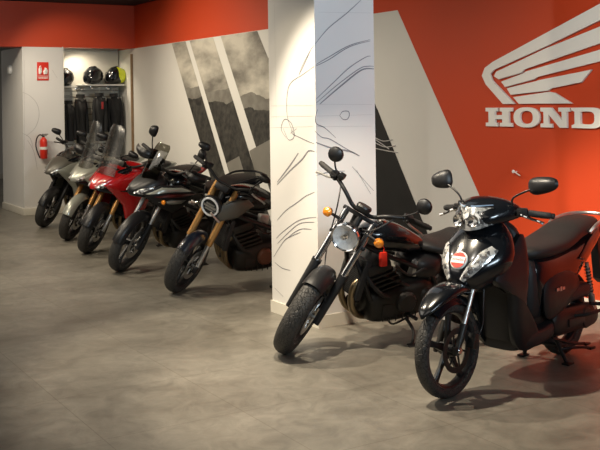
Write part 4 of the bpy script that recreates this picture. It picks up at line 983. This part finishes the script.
    for s in (-1,1):
        mb=MB(S); g=[[(-.088-.085*abs(u)**1.4, s*(.02+.10*u), 1.085+.008*u+v*.006*(1-u*.6)) for u in [k/6 for k in range(7)]] for v in (-1,0,1)]; mb.sheet(g,.004); mb.build('position_lamp','bluelens',h1)
    bx=-.30
    handlebar(t,S,[(bx,0,1.01),(bx,.10,1.02),(bx-.02,.20,1.035),(bx-.05,.29,1.035),(bx-.09,.375,1.025)],.13,'chrome')
    for s in (-1,1): mirror(t,S,(bx-.00,.185,1.06),(bx+.03,.20,1.135),(bx+.01,.385 if s>0 else .34,1.215),s,'quad',.105 if s>0 else .075,'satin',tilt=8 if s>0 else -12,h=.05 if s>0 else .056)
    # floorboard, tunnel
    mb=MB(); mb.loft([(-.40,.235,.13,.03,.06,4),(-.50,.25,.165,.04,.08,4),(-.66,.25,.17,.04,.08,4),(-.82,.27,.15,.05,.07,4)],n=26); mb.build('floorboard','plastic',t)
    # under-seat body
    mb=MB(); mb.loft([(-.60,.56,.09,.10,.16,3),(-.66,.56,.135,.15,.22,3.2),(-.78,.55,.155,.17,.23,3.2),(-.95,.56,.155,.17,.20,3),(-1.10,.62,.15,.12,.15,2.8),(-1.30,.70,.13,.07,.10,2.6),(-1.48,.76,.10,.05,.07,2.4),(-1.60,.79,.06,.03,.04,2.2)],n=34); body=mb.build('rear_body','gloss',t)
    mb=MB(); mb.loft([(-.56,.52,.07,.14,.16,3),(-.60,.52,.115,.19,.20,3.2),(-.66,.52,.128,.20,.22,3.2),(-.70,.52,.128,.20,.22,3.2)],n=28); mb.build('front_storage_panel','plastic',t)
    for s in (-1,1):
        MB().shell([(-.70,.34),(-.68,.52),(-.80,.60),(-1.0,.60),(-1.12,.52),(-1.05,.42),(-.85,.33)],.150,.01,.022,s,smooth=3).build('side_panel','satin',t)
        MB().shell([(-1.10,.66),(-1.30,.755),(-1.55,.83),(-1.62,.80),(-1.45,.70),(-1.25,.62)],lambda x,z:.155-.10*max(0,(-x-1.1)/.5),.01,.018,s).build('tail_panel','maroon' if False else 'gloss',t)
    mb=MB()
    for k,(dx,w_) in enumerate(((0,.03),(.038,.022),(.07,.028))): mb.box((-.80-dx,.178,.505),(w_,.004,.020 if k%2==0 else .028),bev=.001)
    mb.build('side_lettering','alu',t)
    # seat : front and raised rear section
    mb=MB(); mb.loft([(-.60,.735,.05,.02,.04,2.3),(-.66,.745,.115,.035,.05,2.6),(-.78,.75,.15,.04,.055,2.8),(-.95,.765,.165,.045,.055,2.8),(-1.08,.79,.16,.055,.055,2.7),(-1.20,.825,.15,.06,.06,2.6),(-1.40,.86,.135,.05,.06,2.5),(-1.50,.87,.08,.025,.04,2.3)],n=36); mb.build('seat','seat',t)
    tubes(t,'grab_rail',[[(-1.26,.155,.815),(-1.33,.172,.865),(-1.50,.15,.895),(-1.60,.09,.90),(-1.63,0,.90),(-1.60,-.09,.90),(-1.50,-.15,.895),(-1.33,-.172,.865),(-1.26,-.155,.815)]],.013,'alu')
    mb=MB(); mb.loft([(-1.58,.80,.09,.035,.035,2.6),(-1.64,.80,.075,.03,.03,2.4),(-1.67,.80,.04,.015,.015,2)],n=22); mb.build('tail_lamp','redlens',t)
    # power unit, belt case
    mb=MB(); mb.loft([(-.78,.27,.03,.05,.05,2.5,.13),(-.84,.275,.045,.09,.08,2.6,.13),(-1.0,.275,.05,.09,.08,2.8,.13),(-1.2,.27,.05,.085,.085,2.8,.125),(-1.33,.262,.045,.07,.07,2.4,.12),(-1.38,.262,.02,.03,.03,2,.12)],n=26)
    eng=mb.build('engine','dark',t)
    mb=MB(); mb.lathe([(.001,.012),(.06,.01),(.07,0),(.001,0)],(-1.17,.172,.265),(0,1,0),26,closed=False); mb.box((-1.02,.182,.27),(.20,.012,.05),bev=.005); mb.build('belt_cover','engine',eng)
    mb=MB(); mb.loft([(-.62,.33,.06,.06,.06,3),(-.68,.33,.10,.09,.09,3.5),(-.92,.33,.11,.09,.10,3.5),(-1.0,.34,.07,.06,.06,3)],n=24); mb.build('crankcase','dark',eng)
    muffler(t,(-.90,-.14,.24),(-1.50,-.17,.34),.052)
    mb=MB(); mb.loft([(-.95,.42,.05,.03,.03,2.6,.11),(-1.02,.43,.06,.05,.045,2.8,.11),(-1.22,.44,.06,.05,.045,2.8,.11),(-1.28,.44,.03,.03,.03,2.4,.11)],n=20); mb.build('air_box','plastic',t)
    for s in (-1,1):
        mb=MB(); mb.tube([(-1.30,s*.15,.30),(-1.22,s*.15,.62)],.014,n=12,smooth=False); mb.tube([(-1.30,s*.15,.30),(-1.275,s*.15,.40)],.022,n=14,smooth=False); o=mb.build('rear_shock','alu',t)
        mb=MB(); mb.tube([(-1.27+.0012*k+.021*math.cos(k*1.3),s*.15+.021*math.sin(k*1.3),.42+.0045*k) for k in range(40)],.004,n=6,smooth=False); mb.build('shock_spring','dark',o)
    fender(t,'rear_fender',-WB,.262,.31,.13,60,165,'plastic',None,drop=.03)
    mb=MB(); mb.poly([(-1.60,-.03,.74),(-1.64,-.03,.74),(-1.72,-.03,.42),(-1.70,-.03,.40),(-1.64,-.03,.44)],(0,.06,0)); mb.build('plate_holder','satin',t)
    mb=MB(); mb.box((-1.655,0,.60),(.03,.08,.04),Rot('Y',12),bev=.006); mb.build('rear_reflector','redlens',t)
    # passenger footrest loop
    for s in (-1,1): tubes(t,'passenger_footrest',[[(-1.0,s*.15,.30),(-1.06,s*.24,.315),(-1.22,s*.27,.33),(-1.30,s*.24,.34),(-1.22,s*.17,.35)]],.012,'satin')
    # centre stand
    mb=MB()
    for s in (-1,1):
        mb.tube([(-.86,s*.09,.24),(-.90,s*.12,.12),(-.93,s*.155,.018)],[.017,.014,.014],n=10); mb.box((-.93,s*.165,.008),(.075,.05,.012),bev=.004)
    mb.tube([(-.90,-.12,.12),(-.90,.12,.12)],.012,n=10,smooth=False); mb.tube([(-.90,.13,.10),(-1.02,.19,.10),(-1.15,.20,.075)],.010,n=10); mb.box((-1.17,.20,.07),(.06,.035,.018),bev=.005)
    mb.build('centre_stand','satin',t)
    mb=MB(); mb.tube([(-.80,.13,.19),(-.98,.17,.13),(-1.10,.19,.11)],.010,n=10); mb.box((-1.12,.195,.105),(.06,.03,.014),bev=.004); mb.build('side_stand','satin',t)
    tubes(t,'frame',[[(-.33,0,.80),(-.42,0,.50),(-.50,0,.24),(-.70,0,.20),(-.90,0,.36),(-1.1,0,.55),(-1.45,0,.74)]],.025,'satin')
    mb=MB(S); mb.tube([(-.15,0,R+.36),(-.32,0,1.0)],.03,n=14,smooth=False); mb.box((-.155,0,R+.34),(.06,.17,.04),bev=.01); mb.build('steering_stem','satin',t)
    H=Matrix.Rotation(R_(180+SC_HEAD),4,'Z'); F=[v.co for c in fw.children if c.name.startswith('tyre') for v in c.data.vertices]
    z=min(F,key=lambda v:v.z); p=H@z; t.location=(SC_LOC[0]-p.x,SC_LOC[1]-p.y,-z.z); t.rotation_euler=(0,0,R_(180+SC_HEAD))
    return t
SC_HEAD=14; SC_LOC=(3.62,4.37)
scooter(); rebel(); roadster(); crossover()
tourer('red faired touring motorcycle with tall clear windscreen',(3.70,10.90),R_(180+20),28,'red','screen','gold','satin',R=.30,nose='red')
tourer('silver-grey adventure motorcycle with tall narrow screen and gold forks, left of the red one',(3.87,12.11),R_(180+22),26,'silver','screen','gold','silver',R=.30,nose='silver',handg=True,scr_pts=[(-.03,.95),(-.09,1.15),(-.14,1.36),(-.18,1.55)])
tourer('silver-grey maxi scooter with low screen, leftmost machine in the row beside the far pillar',(4.00,13.62),R_(180+22),26,'silver','screen','satin','satin',R=.29,nose='grey',scr_pts=[(-.12,.98),(-.24,1.07),(-.36,1.14),(-.44,1.18)],name='maxi_scooter',mir=True)
# little red tag on the cruiser
tg=MB(); tg.box((0,0,0),(.055,.03,.10),bev=.009); tg.tube([(0,0,.04),(.01,0,.07),(0,0,.09)],.003,n=6)
o=tg.build('security_tag','tag_red'); tag(o,'small red tag hanging at the side of the black cruiser motorcycle','tag'); o.location=(3.93,5.42,.63)

# ------------------------------------------------------------ light
def spot(name, loc, to, power, ang, blend=.5, col=(1,.86,.66), rad=.04):
    l=bpy.data.lights.new(name,'SPOT'); l.energy=power; l.spot_size=R_(ang); l.spot_blend=blend; l.color=col; l.shadow_soft_size=rad
    o=bpy.data.objects.new(name,l); COL.objects.link(o); o.location=loc; o.rotation_euler=(Vector(to)-Vector(loc)).to_track_quat('-Z','Y').to_euler()
    return o
spot('spotlight',(2.85,5.05,3.28),(4.3,4.5,.0),490,84,.35)
spot('spotlight',(2.45,6.60,3.28),(3.7,5.3,.0),360,80,.35)
spot('spotlight',(2.1,4.3,3.28),(6.0,5.0,1.2),300,66,1,(1,.92,.80))
spot('spotlight',(2.75,6.45,3.32),(3.95,6.42,.9),36,58,.5,(1,.82,.54))
for y in (8.3,10.1,11.9,13.7):
    spot('spotlight',(2.3,y+.2,3.28),(4.4,y,.5),160,120,.8)
spot('spotlight',(3.3,12.6,3.28),(6.0,12.3,2.0),210,90,1)
spot('spotlight',(3.8,13.5,3.28),(5.4,16.0,1.6),70,60,.8)
spot('spotlight',(3.0,13.8,3.28),(4.5,15.2,1.2),60,60,.8)
spot('spotlight',(.4,8.5,3.28),(1.6,9.0,0),170,115,.8)  # added spot, brightens the dark floor on the left
spot('spotlight',(5.12,15.6,2.62),(5.45,15.9,1.7),34,130,.8)
def area(name, loc, size, power, col=(1,.92,.80), rot=(0,0,0)):
    l=bpy.data.lights.new(name,'AREA'); l.shape='RECTANGLE'; l.size=size[0]; l.size_y=size[1]; l.energy=power; l.color=col
    o=bpy.data.objects.new(name,l); COL.objects.link(o); o.location=loc; o.rotation_euler=rot; return o
d_=area('cool_fill_light',(3.2,-1.6,2.7),(3.0,.8),42,(.72,.88,1),(R_(90),0,0)); d_.data.spread=R_(60)  # added unseen cool fill aimed at the column's near face, no real window
area('ceiling_fill',(0,2.5,3.3),(3,3),30,(1,.93,.82))  # these three area lights are added general fill, not ceiling fixtures
area('ceiling_fill',(0,8,3.3),(2,5),60)
area('ceiling_fill',(2,20,3.3),(3,3),40)
w=bpy.data.worlds.new('world'); scn.world=w; w.use_nodes=True; w.node_tree.nodes['Background'].inputs[0].default_value=(.9,.93,1,1); w.node_tree.nodes['Background'].inputs[1].default_value=.035

# ------------------------------------------------------------ camera (level, frame shifted downwards, slight roll)
F_PX=970; YAW=R_(31.2); ROLL=.0157
cam=bpy.data.cameras.new('camera'); cam.sensor_fit='HORIZONTAL'; cam.sensor_width=36; cam.lens=36*F_PX/600
cam.shift_x=0; cam.shift_y=-124.5/600; cam.clip_end=100
co=bpy.data.objects.new('camera',cam); COL.objects.link(co)
fwd=Vector((math.sin(YAW),math.cos(YAW),0)); rt=Vector((math.cos(YAW),-math.sin(YAW),0)); up=Vector((0,0,1))
r2=rt*math.cos(ROLL)-up*math.sin(ROLL)*ROLL_SIGN if False else rt
ca,sa=math.cos(ROLL),math.sin(ROLL)
X_=rt*ca-up*sa; Y_=up*ca+rt*sa
m3=Matrix((X_,Y_,-fwd)).transposed(); mw=m3.to_4x4(); mw.translation=Vector((0,0,1.73)); co.matrix_world=mw
scn.camera=co
vs=scn.view_settings; vs.view_transform='Standard'; vs.look='None'; vs.gamma=1; vs.use_curve_mapping=False; vs.exposure=.15
